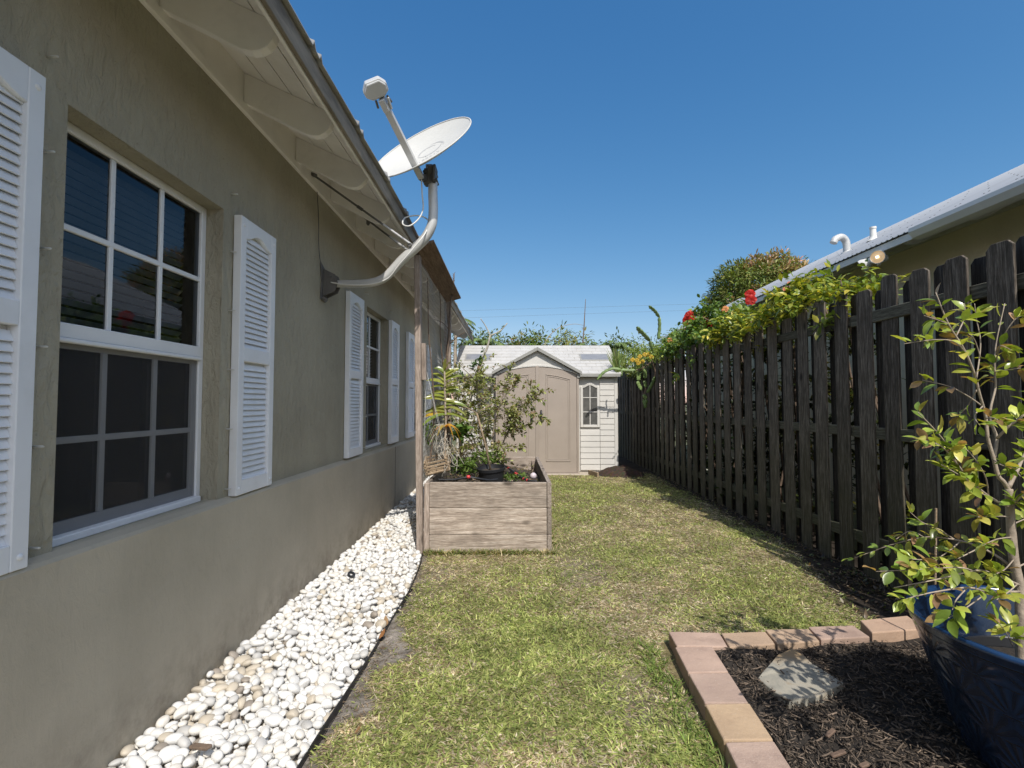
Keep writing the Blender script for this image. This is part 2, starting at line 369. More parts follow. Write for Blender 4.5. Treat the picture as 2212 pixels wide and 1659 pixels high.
def screenmat():
    m, t, b = new_mat('insect_screen')
    tr = N_(t, 'ShaderNodeBsdfTransparent'); b.inputs['Roughness'].default_value = .75; b.inputs['Specular IOR Level'].default_value = .2
    n = noise(t, coords(t, (1, 1, .6)), 160, 3, .7); t.links.new(ramp(t, n, [(.35, (.03, .029, .03)), (.65, (.082, .08, .08))]), b.inputs['Base Color'])
    mx = N_(t, 'ShaderNodeMixShader'); mx.inputs[0].default_value = .52
    t.links.new(tr.outputs[0], mx.inputs[1]); t.links.new(b.outputs[0], mx.inputs[2]); t.links.new(mx.outputs[0], t.nodes['Material Output'].inputs[0]); return m
M['screen'] = screenmat()
def pebmat(name, objcol):
    m, t, b = new_mat(name)
    if objcol: src = N_(t, 'ShaderNodeObjectInfo').outputs['Color']
    else: src = N_(t, 'ShaderNodeAttribute', attribute_name='tint').outputs['Color']
    v = coords(t, kind='Generated' if False else 'Object'); n = noise(t, v, 22, 6, .65)
    c = mixc(t, src, (.36, .30, .23), ramp(t, n, [(.56, (0, 0, 0)), (.74, (.5,)*3)]))
    t.links.new(c, b.inputs['Base Color']); b.inputs['Roughness'].default_value = .55; b.inputs['Specular IOR Level'].default_value = .35
    bump(t, b, noise(t, v, 60, 4), .12, .004); return m
M['pebobj'] = pebmat('pebble', True); M['pebattr'] = pebmat('pebble_stuff', False)
def pavermat():
    m, t, b = new_mat('clay_paver'); v = coords(t); oi = N_(t, 'ShaderNodeObjectInfo')
    n = noise(t, v, 7, 6, .6)
    c = mixc(t, oi.outputs['Color'], ramp(t, n, [(.3, (.78, .76, .76)), (.7, (1.2, 1.2, 1.18))]), 1.0, 'MULTIPLY')
    gr = noise(t, v, 3.5, 6, .7); c = mixc(t, c, (.17, .12, .09), ramp(t, gr, [(.5, (0, 0, 0)), (.75, (.55,)*3)]))
    sp = noise(t, v, 130, 2); c = mixc(t, c, (.50, .42, .36), ramp(t, sp, [(.64, (0, 0, 0)), (.72, (.6,)*3)]))
    t.links.new(c, b.inputs['Base Color']); b.inputs['Roughness'].default_value = .9; b.inputs['Specular IOR Level'].default_value = .25
    p = bump(t, b, noise(t, v, 120, 4, .7), .4, .006); bump(t, b, noise(t, v, 14, 4), .4, .015, p); return m
M['paver'] = pavermat()
def stonemat():
    m, t, b = new_mat('flagstone'); v = coords(t); n = noise(t, v, 7, 6, .6, 1.5)
    c = ramp(t, n, [(.3, (.18, .168, .142)), (.46, (.255, .24, .20)), (.58, (.30, .275, .225)), (.75, (.26, .20, .13))])
    t.links.new(c, b.inputs['Base Color']); b.inputs['Roughness'].default_value = .8
    sp = N_(t, 'ShaderNodeSeparateXYZ'); t.links.new(coords(t, rand=False), sp.inputs[0]); mr = N_(t, 'ShaderNodeMapRange'); mr.inputs[1].default_value = .06; mr.inputs[2].default_value = .15; t.links.new(sp.outputs[1], mr.inputs[0])
    c = mixc(t, c, (.29, .20, .11), mr.outputs[0]); t.links.new(c, b.inputs['Base Color'])
    p = bump(t, b, noise(t, v, 9, 5), .3, .012); bump(t, b, noise(t, v, 90, 4), .2, .003, p); return m
M['stone'] = stonemat()
def potmat():
    m, t, b = new_mat('blue_glaze'); v = coords(t); n = noise(t, v, 6, 5)
    c = ramp(t, n, [(.3, (.005, .014, .038)), (.7, (.008, .030, .085))])
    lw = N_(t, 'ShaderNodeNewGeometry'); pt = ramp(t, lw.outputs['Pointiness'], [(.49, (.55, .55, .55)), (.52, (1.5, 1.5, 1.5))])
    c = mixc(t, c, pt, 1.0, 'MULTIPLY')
    t.links.new(c, b.inputs['Base Color']); b.inputs['Roughness'].default_value = .22; b.inputs['Coat Weight'].default_value = .4; b.inputs['Coat Roughness'].default_value = .1
    bump(t, b, noise(t, v, 40, 4), .06, .01); return m
M['pot'] = potmat()
def lampmat():
    m, t, b = new_mat('flood_lamp_lens'); b.inputs['Base Color'].default_value = (.55, .38, .22, 1); b.inputs['Roughness'].default_value = .2
    b.inputs['Emission Color'].default_value = (1, .70, .40, 1); b.inputs['Emission Strength'].default_value = .4; return m
M['lens'] = lampmat()
def filmat():
    m, t, b = new_mat('flood_lamp_filament'); b.inputs['Emission Color'].default_value = (1, .85, .6, 1); b.inputs['Emission Strength'].default_value = 7; return m
M['filament'] = filmat()
M['ball'] = simple('painted_ball', (.60, .52, .55), .4, var=.35, vscale=12)
M['power'] = simple('power_cable', (.05, .05, .05), .6)

#SECTION_SCENE
# ================================================================== HOUSE ON THE LEFT
XW, XB, XG = -1.60, -1.55, -1.705          # upper wall face, base band face, window plane
YA, YB = -4.0, 12.6
house = thing('house', 'olive stucco house with white louvred shutters and exposed rafter tails along the left side', 'house', (XW, 4, 0))
WZ0, WZ1 = .885, 2.49
WIN = [(1.735, 2.695), (5.42, 6.33), (8.15, 9.05)]
def wall_sheet():
    m = MB(); ys = sorted([YA, YB]+[y for a in WIN for y in a]); zs = [.80, WZ0, WZ1, 3.45]
    for i in range(len(ys)-1):
        for j in range(3):
            if j == 1 and any(abs(ys[i]-a) < 1e-6 for a, b in WIN): continue
            m.poly([(XW, ys[i], zs[j]), (XW, ys[i+1], zs[j]), (XW, ys[i+1], zs[j+1]), (XW, ys[i], zs[j+1])])
    for a, b in WIN:
        x2 = XG-.03
        m.poly([(XW, a, WZ0), (XW, a, WZ1), (x2, a, WZ1), (x2, a, WZ0)]); m.poly([(XW, b, WZ0), (x2, b, WZ0), (x2, b, WZ1), (XW, b, WZ1)])
        m.poly([(XW, a, WZ1), (XW, b, WZ1), (x2, b, WZ1), (x2, a, WZ1)]); m.poly([(XW, a, WZ0), (x2, a, WZ0), (x2, b, WZ0), (XW, b, WZ0)])
    m.poly([(XW, YB, 0), (-8.5, YB, 0), (-8.5, YB, 3.3), (XW, YB, 3.3)]); m.poly([(XW, YA, 0), (XW, YA, 3.3), (-8.5, YA, 3.3), (-8.5, YA, 0)])
    return m
wall_sheet().build('wall', M['stucco'], house)
m = MB(); n = 12                                  # thicker smooth band with a sloped ledge
lz = lambda y: .897-.0085*y
prof = lambda y: [(XB, y, -.1), (XB, y, lz(y)-.012), (XB-.012, y, lz(y)), (XW+.0, y, lz(y)+.012), (XW-.03, y, lz(y)+.012)]
pa, pb = prof(YA), prof(YB)
for i in range(4): m.poly([pa[i], pb[i], pb[i+1], pa[i+1]])
m.build('wall_base', M['band'], house)
MB().box(XB-.004, XB+.003, 6.60, 6.612, .02, .83).build('control_joint', M['darkmetal'], house)
# ---- windows
def make_window(a, b, cols, blind=True):
    m = MB(); x0, x1 = XG-.03, XG+.012
    fw = .038
    m.box(x0, x1, a, a+fw, WZ0, WZ1).box(x0, x1, b-fw, b, WZ0, WZ1).box(x0, x1, a+fw, b-fw, WZ1-fw, WZ1).box(x0, x1+.03, a+fw, b-fw, WZ0, WZ0+.03)
    fr = m.build('window', M['frame'], house, bevel=.004)
    mz = 1.685
    s = MB(); s.box(XG-.02, XG+.022, a+fw, b-fw, mz-.028, mz+.03).box(XG-.02, XG+.03, a+fw, b-fw, mz-.045, mz-.028)
    s.build('meeting_rail', M['frame'], fr, bevel=.004)
    za, zb = mz+.03, WZ1-fw; q = MB(); wgl = (b-a-2*fw)
    for i in range(1, cols): y = a+fw+wgl*i/cols; q.box(XG-.012, XG+.006, y-.012, y+.012, za, zb)
    zc = (za+zb)/2; q.box(XG-.014, XG+.008, a+fw, b-fw, zc-.012, zc+.012)
    q.build('sash_bars', M['frame'], fr, bevel=.003)
    g = MB(); g.poly([(XG-.004, a+fw, za), (XG-.004, b-fw, za), (XG-.004, b-fw, zb), (XG-.004, a+fw, zb)]); g.build('pane', M['glass'], fr)
    # lower sash behind an insect screen
    za, zb = WZ0+.03, mz-.045; q = MB(); f2 = .03
    q.box(XG-.02, XG-.004, a+fw, a+fw+f2, za, zb).box(XG-.02, XG-.004, b-fw-f2, b-fw, za, zb).box(XG-.02, XG-.004, a+fw+f2, b-fw-f2, za, za+.045).box(XG-.02, XG-.004, a+fw+f2, b-fw-f2, zb-.02, zb)
    for i in range(1, cols): y = a+fw+wgl*i/cols; q.box(XG-.019, XG-.006, y-.013, y+.013, za+.045, zb-.02)
    zc = (za+zb)/2-.01; q.box(XG-.0195, XG-.0045, a+fw+f2, b-fw-f2, zc-.013, zc+.013)
    q.build('lower_sash', M['frame'], fr, bevel=.002)
    g = MB(); g.poly([(XG-.0225, a+fw+f2, za+.045), (XG-.0225, b-fw-f2, za+.045), (XG-.0225, b-fw-f2, zb-.02), (XG-.0225, a+fw+f2, zb-.02)]); g.build('pane', M['glass'], fr)
    g = MB(); g.poly([(XG+.002, a+fw, za), (XG+.002, b-fw, za), (XG+.002, b-fw, zb), (XG+.002, a+fw, zb)]); g.build('insect_screen', M['screen'], fr)
    g = MB(); d = XG-.55
    g.poly([(d, a-.3, WZ0-.2), (d, b+.3, WZ0-.2), (d, b+.3, WZ1+.2), (d, a-.3, WZ1+.2)])
    for yy in (a-.3, b+.3): g.poly([(d, yy, WZ0-.2), (XG-.05, yy, WZ0-.2), (XG-.05, yy, WZ1+.2), (d, yy, WZ1+.2)])
    for zz in (WZ0-.2, WZ1+.2): g.poly([(d, a-.3, zz), (XG-.05, a-.3, zz), (XG-.05, b+.3, zz), (d, b+.3, zz)])
    g.build('dark_room', M['black'], fr)
    if blind:
        g = MB(); z = WZ1-.06
        while z > 1.72:
            g.obox((XG-.10, (a+b)/2, z), (.010, 0, .011), (0, (b-a)/2-.03, 0), (-.0008, 0, .0008)); z -= .038
        g.build('blind', M['blind'], fr)
    for i in range(6):
        for yy in ((a-.085), (b+.07)):
            z = .93+.335*i
            MB().lathe([(0, 0), (.0042, 0), (.0042, .034), (.003, .038), (0, .038)], 8, (XW, yy, z), (1, 0, 0)).build('storm_panel_bolt', M['cable'], house, smooth=True)
for k, (a, b) in enumerate(WIN): make_window(a, b, 3 if k == 0 else 2)
# ---- shutters
def arch(y0, y1, z, rise, n=12):
    return [(y0+(y1-y0)*i/n, z+rise*(.5-.5*math.cos(2*math.pi*i/n))) for i in range(n+1)]
def shutter(ya, yb):
    z0, z1 = .885, 2.495; xb, xf = XW+.004, XW+.05; st = .058; yi0, yi1 = ya+st, yb-st
    m = MB()
    m.box(xb, xf, ya, yi0, z0, z1).box(xb, xf, yi1, yb, z0, z1)
    m.box(xb, xf-.001, yi0, yi1, z0, z0+.085).box(xb, xf-.001, yi0, yi1, 1.655, 1.735)
    A = arch(yi0, yi1, 2.375, .05)                # arched underside of the top rail
    pts = [(xb, y, z) for y, z in A]+[(xb, yi1, z1), (xb, yi0, z1)]
    m.prism(pts, (xf-.001-xb, 0, 0))
    m.box(xb, xb+.006, yi0, yi1, z0+.085, 2.43)
    o = m.build('shutter', M['vinyl'], house, bevel=.004)
    for zz0, zz1 in ((z0+.088, 1.652), (1.738, 2.43)):
        q = MB(); z = zz0+.012
        while z < zz1-.01:
            q.obox((xb+.022, (yi0+yi1)/2, z), (.0075, 0, -.0172), (0, (yi1-yi0)/2-.0005, 0), (.0024, 0, .001)); z += .0335
        q.build('louvres', M['vinyl'], o)
    for yy in (ya+.028, yb-.028):
        for zz in (z0+.04, z1-.05): MB().lathe([(0, .006), (.008, .005), (.011, 0)], 10, (xf, yy, zz), (1, 0, 0)).build('screw_cap', M['vinyl'], o, smooth=True)
for ya, yb in ((1.155, 1.60), (2.79, 3.205), (4.70, 5.155), (6.37, 6.80), (7.42, 7.89), (9.12, 9.55)): shutter(ya, yb)
# ---- eaves
XF = -1.0
sof = lambda x: 3.38-.465*(x+1.6)                  # underside of the boarding
m = MB(); xs = [-1.6, -1.452, -1.304, -1.156, -1.012]
for i in range(4):
    x0, x1 = xs[i]+.004, xs[i+1]-.004
    if i == 0: x0 = -1.6
    m.prism([(x0, YA, sof(x0)), (x1, YA, sof(x1)), (x1, YA, sof(x1)+.02), (x0, YA, sof(x0)+.02)], (0, YB-YA, 0))
m.prism([(-1.6, YA, sof(-1.6)+.0215), (-1.0, YA, sof(-1.0)+.0215), (-1.0, YA, sof(-1.0)+.03), (-1.6, YA, sof(-1.6)+.03)], (0, YB-YA, 0))
soffit = m.build('soffit', M['soffit'], house)
def wig(p): return p
m = MB(); m.box(XW, XW+.028, YA, YB, 3.135, 3.19); m.box(XW, XW+.012, YA, YB, 3.19, 3.40)
m.build('frieze_board', M['soffit'], house, bevel=.004)
rp = [(-1.588, 3.21)]+[(-1.20, 3.045)]+[(-1.20+.11*math.sin(t)*1.0, 3.045-.012-.038*math.sin(t*1.0)*1.0+.075*(1-math.cos(t))) for t in [i*math.pi/2/9 for i in range(1, 10)]]
rp = [(-1.588, 3.195), (-1.36, 3.080), (-1.27, 3.030), (-1.215, 3.003), (-1.17, 2.992), (-1.13, 2.996), (-1.098, 3.014), (-1.074, 3.044), (-1.060, 3.08), (-1.055, sof(-1.055)+.0)]
rp += [(-1.588, sof(-1.588)+.0)]
y = 2.17-.70*8
while y < YB-.2:
    MB().prism([(x, y-.024, z-.0005) for x, z in rp], (0, .048, 0)).build('rafter_tail', M['soffit'], house, bevel=.003); y += .70
MB().prism([(XF, YA, 3.012), (XF+.022, YA, 3.012), (XF+.022, YA, 3.125), (XF, YA, 3.15)], (0, YB-YA, 0)).build('fascia', M['fascia'], house, bevel=.003)
MB().prism([(XF-.016, YA, 3.004), (XF-.001, YA, 3.004), (XF-.001, YA, 3.09), (XF-.016, YA, 3.09)], (0, YB-YA, 0)).build('fascia_trim', M['soffit'], house)
def roof_sheet(xe, ze, xr, zr, y0, y1, pitch, rib, pair, hgt, mat, parent, thick=.012, wob=.0):
    """metal roof: rib profile along Y swept up the slope"""
    prof = []; y = y0
    while y < y1:
        prof += [(y, 0), (y+rib*.5, hgt), (y+rib, 0)]
        if pair: prof += [(y+pair, 0), (y+pair+rib*.5, hgt), (y+pair+rib, 0)]
        y += pitch
    P = []
    for (yy, h) in prof:
        wz = wob*math.sin(yy*7.3)+wob*.7*math.sin(yy*17.1)
        P += [(xe, yy, ze+h+wz), (xr, yy, zr+h), (xr, yy, zr+h-thick), (xe, yy, ze+h-thick+wz)]
    k = len(prof); F4 = []
    for i in range(k-1):
        a, b = 4*i, 4*i+4
        F4 += [(a, b, b+1, a+1), (a+3, a+2, b+2, b+3), (a, a+3, b+3, b)]
    return npmesh('roof', np.array(P), [np.array(F4)], mat, parent=parent)
roof = roof_sheet(XF+.045, 3.142, -5.2, 3.142+.465*4.245, YA, YB, .70, .04, .085, .034, M['roof'], house, wob=.010)
m = MB(); m.poly([(-5.2, YA, 5.116), (-5.2, YB, 5.116), (-9.4, YB, 3.14), (-9.4, YA, 3.14)]); m.build('rear_roof_slope', M['roof'], house)
m = MB(); m.poly([(-8.5, YA, 0), (-8.5, YB, 0), (-8.5, YB, 3.5), (-8.5, YA, 3.5)]); m.build('rear_wall', M['stucco'], house)

# ================================================================== SATELLITE DISH
dish = thing('satellite_dish', 'white oval satellite dish on a bent grey pole bracketed to the stucco wall', 'satellite dish', (XW, 4.16, 2.42))
YP = 4.16
pts = [wx(708, 613, XW+.035), at(750, 613, YP), at(800, 611, YP), at(833, 598, YP), at(868, 562, YP), at(900, 533, YP), at(920, 512, YP), at(933, 485, YP), at(936, 455, YP), at(935, 420, YP), at(935, 395, YP)]
for p in pts[1:]: p.y = YP
pts[0].y = YP; pts[0].z = pts[1].z
sp = smooth_path(pts, 5); nn = len(sp)
rr = [(.030+.011*min(1, i/(nn*.45))) for i in range(nn)]
MB().tube(sp, rr, 16).build('pole', M['galv'], dish, auto=50)
# foot bracket
m = MB(); c = Vector((XW, YP, pts[0].z))
def ring(x, ry, rz, n=20): return [(x, YP+ry*math.cos(2*math.pi*k/n), c.z+rz*math.sin(2*math.pi*k/n)) for k in range(n)]
m.prism([(XW, YP-.09, c.z-.15), (XW, YP+.02, c.z-.16), (XW, YP+.07, c.z-.13), (XW, YP+.085, c.z), (XW, YP+.07, c.z+.10), (XW, YP-.02, c.z+.13), (XW, YP-.10, c.z+.165), (XW, YP-.07, c.z)], (.012, 0, 0))
for s in (-1, 1):
    m.prism([(XW+.01, YP+s*.045, c.z-.12), (XW+.11, YP+s*.035, c.z-.075), (XW+.135, YP+s*.035, c.z), (XW+.11, YP+s*.035, c.z+.07), (XW+.01, YP+s*.045, c.z+.12)], (0, s*.006, 0))
m.lathe([(.0, 0), (.05, 0), (.05, .03), (.038, .05), (.036, .09)], 16, (XW+.02, YP, c.z), (1, 0, 0))
m.tube([(XW+.075, YP-.055, c.z+.05), (XW+.075, YP+.055, c.z+.05)], .010, 8); m.tube([(XW+.02, YP-.07, c.z-.135), (XW+.05, YP-.07, c.z-.155)], .014, 8)
m.build('wall_bracket', M['darkmetal'], dish, bevel=.004)
# struts from the pole up to the soffit
J = at(893, 533, YP); J.y = YP
def soffit_hit(u, v):
    best = None
    for i in range(400):
        X = -1.58+.5*i/400; p = wx(u, v, X); e = abs(p.z-(sof(X)-.05))
        if best is None or e < best[0]: best = (e, p)
    return best[1]
for (u, v, uj, vj, knob) in ((677, 378, 888, 528, False), (768, 456, 880, 540, True)):
    e = soffit_hit(u, v); j = at(uj, vj, YP-.02)
    e2 = e
    q = e.lerp(j, .70)
    m = MB(); m.tube([e2, q], .0085, 8); m.mi = 1; m.tube([q, j], .0105, 8); m.mi = 0
    if knob:
        kk = e.lerp(j, .27); m.lathe([(0, -.02), (.017, -.02), (.017, .03), (.008, .045), (0, .045)], 10, kk, (0, 0, -1))
    else:
        m.lathe([(0, -.012), (.026, -.012), (.03, .0), (.026, .014), (0, .014)], 12, e2, (.3, -.2, 1)); kk = e.lerp(j, .46); dj = (j-e).normalized()
        m.lathe([(0, -.025), (.013, -.025), (.013, .025), (0, .025)], 10, kk, dj)
    m.build('strut', [M['darkmetal'], M['galv']], dish, auto=40)
MB().lathe([(0, -.014), (.016, -.014), (.016, .014), (0, .014)], 8, J+Vector((-.02, -.04, 0)), (0, 1, 0)).build('strut_bolt', M['darkmetal'], dish)
# reflector
ctr = at(909, 318, YP-.08)
d = Vector((ctr.x, ctr.y, ctr.z-H)).normalized(); rgt = d.cross(Vector((0, 0, 1))).normalized(); upv = rgt.cross(d)
a33 = math.radians(31.5); A = math.cos(a33)*rgt+math.sin(a33)*upv
Bp = -math.sin(a33)*rgt+math.cos(a33)*upv
cf = .28; nrm = (Bp*math.sqrt(1-cf*cf)-d*cf).normalized(); Bv = nrm.cross(A).normalized()
RA, RB, DEP = .475, .375, .085
def dishpt(r, t, off=0): return ctr+A*(RA*r*math.cos(t))+Bv*(RB*r*math.sin(t))+nrm*(DEP*(r*r-1)+off)
m = MB(); nt_, nr_ = 64, 12; V = []
for side, off in ((0, 0), (1, -.006)):
    for i in range(nr_+1):
        for k in range(nt_): V.append(dishpt(max(i/nr_, .01), 2*math.pi*k/nt_, off))
b1 = (nr_+1)*nt_; Fc = []
for i in range(nr_):
    for k in range(nt_):
        k2 = (k+1) % nt_
        Fc.append((i*nt_+k, (i+1)*nt_+k, (i+1)*nt_+k2, i*nt_+k2)); Fc.append((b1+i*nt_+k, b1+i*nt_+k2, b1+(i+1)*nt_+k2, b1+(i+1)*nt_+k))
m._add(V, Fc)
lip = [dishpt(1.0, 2*math.pi*k/64, .0) for k in range(65)]
m.tube(lip, .006, 6, cap=False)
refl = m.build('reflector', M['dish'], dish, smooth=True)
# faded swoosh and lettering embossed on the dish face
def dl(a_, b_, off=.0015):                          # in-plane coordinates (metres) on the dish face
    r2 = (a_/RA)**2+(b_/RB)**2
    return ctr+A*a_+Bv*b_+nrm*(DEP*(r2-1)+off)
m = MB(); sg = -1 if Bv.dot(Bp) < 0 else 1
def sw(pts, wds):
    for i in range(len(pts)-1):
        (x0, y0), (x1, y1) = pts[i], pts[i+1]; l = math.hypot(x1-x0, y1-y0); nx, ny = -(y1-y0)/l, (x1-x0)/l
        w0, w1 = wds[i], wds[i+1]
        m.poly([dl(x0+nx*w0, y0+ny*w0), dl(x0-nx*w0, y0-ny*w0), dl(x1-nx*w1, y1-ny*w1), dl(x1+nx*w1, y1+ny*w1)])
cx, cy = .06, .03*sg
arc = lambda t0, t1, rx, ry, ox, oy, n=16: [(cx+ox+rx*math.cos(t0+(t1-t0)*i/n), cy+sg*(oy+ry*math.sin(t0+(t1-t0)*i/n))) for i in range(n+1)]
tp = lambda n, wmax: [max(.0008, wmax*math.sin(math.pi*min(1, .06+i/n))) for i in range(n+1)]
sw(arc(.6, 3.6, .10, .075, -.02, .03), tp(16, .008)); sw(arc(3.5, 6.2, .12, .075, .0, .05), tp(16, .011)); sw(arc(-.4, 1.4, .13, .10, .0, .02), tp(16, .008))
letters = {'D': [[(0, 0), (0, 2), (.8, 1.7), (1, 1), (.8, .3), (0, 0)]], 'I': [[(.5, 0), (.5, 2)]], 'R': [[(0, 0), (0, 2), (.9, 1.8), (.9, 1.2), (0, 1), (1, 0)]],
           'E': [[(1, 0), (0, 0), (0, 2), (1, 2)], [(0, 1), (.8, 1)]], 'C': [[(1, 1.7), (.4, 2), (0, 1), (.4, 0), (1, .3)]], 'T': [[(0, 2), (1, 2)], [(.5, 0), (.5, 2)]], 'V': [[(0, 2), (.5, 0), (1, 2)]]}
for i, ch in enumerate('DIRECTV'):
    for st in letters[ch]:
        pp = [(-.115+i*.036+.022*x, sg*(-.075+.0165*y_)) for x, y_ in st]; sw(pp, [.0019]*len(pp))
m.build('dish_marking', M['dishmark'], refl)
# arm with feed horns
base = dishpt(1.03, -math.pi/2*sg, -.02)
base = at(907, 378, YP-.10); tip = at(824, 212, YP-.62)
dirA = (tip-base).normalized()
m = MB(); m.bar(base-dirA*.03, base+dirA*(tip-base).length*.93, .042, .052, up=nrm); arm = m.build('feed_arm', M['galv'], dish, bevel=.006, seg=2)
m = MB(); m.bar(base+dirA*(tip-base).length*.86, base+dirA*(tip-base).length*1.0, .075, .045, up=nrm); m.bar(base+dirA*(tip-base).length*.88+rgt*.035, base+dirA*(tip-base).length*1.02+rgt*.05, .018, .02, up=nrm)
m.build('feed_clamp', M['galv'], dish, bevel=.004)
hc = at(810, 190, YP-.66); hx = (rgt*math.cos(R(27))+upv*math.sin(R(27))); hz = (d*-.85-upv*.42-rgt*.12).normalized(); hz = (hz-hx*hz.dot(hx)).normalized(); hy = hx.cross(hz)
def hexo(sx, sy): return [(-1.0*sx, -.15*sy), (-.96*sx, .45*sy), (-.55*sx, .9*sy), (.45*sx, .95*sy), (.95*sx, .55*sy), (1.0*sx, -.1*sy), (.6*sx, -.75*sy), (-.55*sx, -.8*sy)]
o2 = hexo(.092, .072)
m = MB(); m.prism([hc-hz*.045+hx*x+hy*y_ for x, y_ in o2], hz*.075)
m.prism([hc+hz*.03+hx*x*.9+hy*y_*.86 for x, y_ in o2], hz*.02)
m.build('feed_head', M['galv'], dish, bevel=.008, seg=2, smooth=False)
m = MB(); tl = base+dirA*(tip-base).length*1.0
for s in (-.05, 0, .05): m.lathe([(0, 0), (.009, 0), (.009, .05), (.006, .055), (0, .055)], 8, tl+hx*s*.9, -dirA+hx*s*4)
m.build('feed_connectors', M['darkmetal'], dish)
# mount behind the reflector
mt = at(930, 385, YP); mt.y = YP
m = MB(); m.bar(mt-Vector((0, 0, .06)), mt+Vector((0, 0, .07)), .10, .085, up=(0, 1, 0)); bk = dishpt(.25, -math.pi/2*sg, -.05)
m.bar(mt+Vector((.0, 0, .02)), bk, .07, .06, up=nrm); m.bar(mt+Vector((.04, -.02, -.05)), mt+Vector((.045, -.02, .085)), .022, .13, up=(0, 1, 0))
for s in (-1, 1): m.tube([mt+Vector((s*.055, -.06, -.03)), mt+Vector((s*.055, .06, -.03))], .012, 8); m.tube([mt+Vector((s*.045, -.06, .035)), mt+Vector((s*.045, .06, .035))], .014, 8)
m.bar(base-dirA*.02, mt+Vector((-.02, 0, -.01)), .05, .05, up=nrm)
m.build('mount', M['darkmetal'], dish, bevel=.004)
cab = smooth_path([base-dirA*.03, at(912, 420, YP-.12), at(914, 450, YP-.1), at(905, 472, YP-.12), at(885, 488, YP-.15), at(870, 484, YP-.12), at(876, 470, YP), at(905, 466, YP+.05), at(926, 478, YP+.05), at(918, 505, YP-.06), at(890, 540, YP-.09), at(862, 572, YP-.08), at(838, 601, YP-.05), at(800, 614, YP-.05), at(750, 615, YP-.05), at(715, 610, YP-.04)], 6)
MB().tube(cab, .0062, 6).build('coax_cable', M['cable'], dish, smooth=True)
MB().tube(smooth_path([wx(685, 415, XW+.02), wx(688, 470, XW+.02), wx(689, 540, XW+.02), wx(696, 590, XW+.03)], 4), .0035, 5).build('ground_wire', M['darkmetal'], dish)
# ================================================================== TRELLIS
tre = thing('trellis', 'tall timber trellis of two posts and a brown top board hung with wire netting', 'trellis', (-.84, 4.66, 0))
m = MB()
def leanpost(x0, y0, z0, x1, y1, z1, wd, dp):
    q = MB(); vs = []
    for (x, y, z) in ((x0, y0, z0), (x1, y1, z1)): vs += [(x-wd/2, y-dp/2, z), (x+wd/2, y-dp/2, z), (x+wd/2, y+dp/2, z), (x-wd/2, y+dp/2, z)]
    q._add(vs, [(0, 3, 2, 1), (4, 5, 6, 7), (0, 1, 5, 4), (1, 2, 6, 5), (2, 3, 7, 6), (3, 0, 4, 7)]); return q
leanpost(-.850, 4.655, -.05, -.895, 4.655, 2.82, .055, .09).build('post', M['postwood'], tre, bevel=.004)
leanpost(-.855, 6.74, -.05, -.875, 6.74, 2.80, .085, .09).build('post', M['postwood'], tre, bevel=.004)
leanpost(-.826, 4.67, 1.63, -.833, 4.67, 1.98, .042, .05).build('hook_block', M['postwood'], tre, bevel=.003)
m = MB(); m.prism([(-.915, 4.45, 2.828), (-.705, 4.45, 2.885), (-.711, 4.45, 2.912), (-.921, 4.45, 2.855)], (0, 2.42, 0)); m.build('top_board', M['beamwood'], tre, bevel=.003)
# hexagonal wire netting
def netting():
    segs = []; cw = .058; hh = .05
    y = 4.70
    cols = int((6.70-4.70)/cw); rows = int(2.1/hh)
    for i in range(cols):
        for j in range(rows):
            yy = 4.70+i*cw+(cw/2 if j % 2 else 0); z = .66+j*hh
            wob = lambda a, b: -.872+.012*math.sin(a*5+b*3)+.006*math.sin(b*11+a*2)
            p = lambda a, b: (wob(a, b), a, b)
            segs.append((p(yy, z), p(yy, z+hh*.45)))
            segs.append((p(yy, z+hh*.45), p(yy+cw/2, z+hh))); segs.append((p(yy, z+hh*.45), p(yy-cw/2, z+hh)))
    Pn = np.array(segs, dtype=np.float32); a, b = Pn[:, 0], Pn[:, 1]; dd = norm(b-a)
    s1 = norm(np.cross(dd, np.array([1, .2, .1]))); s2 = np.cross(dd, s1); r = .0016
    offs = [s1*r, (-.5*s1+.87*s2)*r, (-.5*s1-.87*s2)*r]
    V = np.stack([a+o for o in offs]+[b+o for o in offs], 1); n = len(a); base = (np.arange(n)*6)[:, None, None]
    f = np.array([(0, 1, 4, 3), (1, 2, 5, 4), (2, 0, 3, 5)])
    npmesh('wire_netting', V.reshape(-1, 3), [(f[None]+base).reshape(-1, 4)], M['wire'], parent=tre)
netting()
# ================================================================== RAISED BED
bed = thing('raised_bed', 'weathered grey timber raised bed standing on the lawn beside the trellis', 'planter', (-.21, 5.8, 0))
bx0, bx1, by0, by1 = -.825, .39, 4.69, 6.93
MB().box(bx0, bx0+.05, by0, by0+.05, -.05, .65).build('corner_post', M['postwood'], bed, bevel=.004)
for z0, z1 in ((-.03, .168), (.172, .415), (.419, .658)):
    MB().box(bx0+.052, bx1-.052, by0-.002, by0+.036, z0, z1).build('front_plank', M['bedwood'], bed, bevel=.004)
    MB().box(bx1-.048, bx1-.006, by0-.004, by1, z0, z1).build('side_plank', M['bedwoody'], bed, bevel=.004)
    MB().box(bx0+.006, bx0+.044, by0+.054, by1, z0, z1).build('side_plank', M['bedwoody'], bed, bevel=.004)
    MB().box(bx0+.05, bx1-.052, by1-.04, by1-.002, z0, z1).build('back_plank', M['bedwood'], bed, bevel=.004)
MB().box(bx1-.10, bx1-.05, by0+.04, by0+.09, -.05, .62).build('corner_post', M['postwood'], bed, bevel=.004)
MB().box(bx1-.10, bx1-.05, by1-.09, by1-.044, -.05, .62).build('corner_post', M['postwood'], bed, bevel=.004)
SZ = .50
nx, ny = 30, 50; V = []
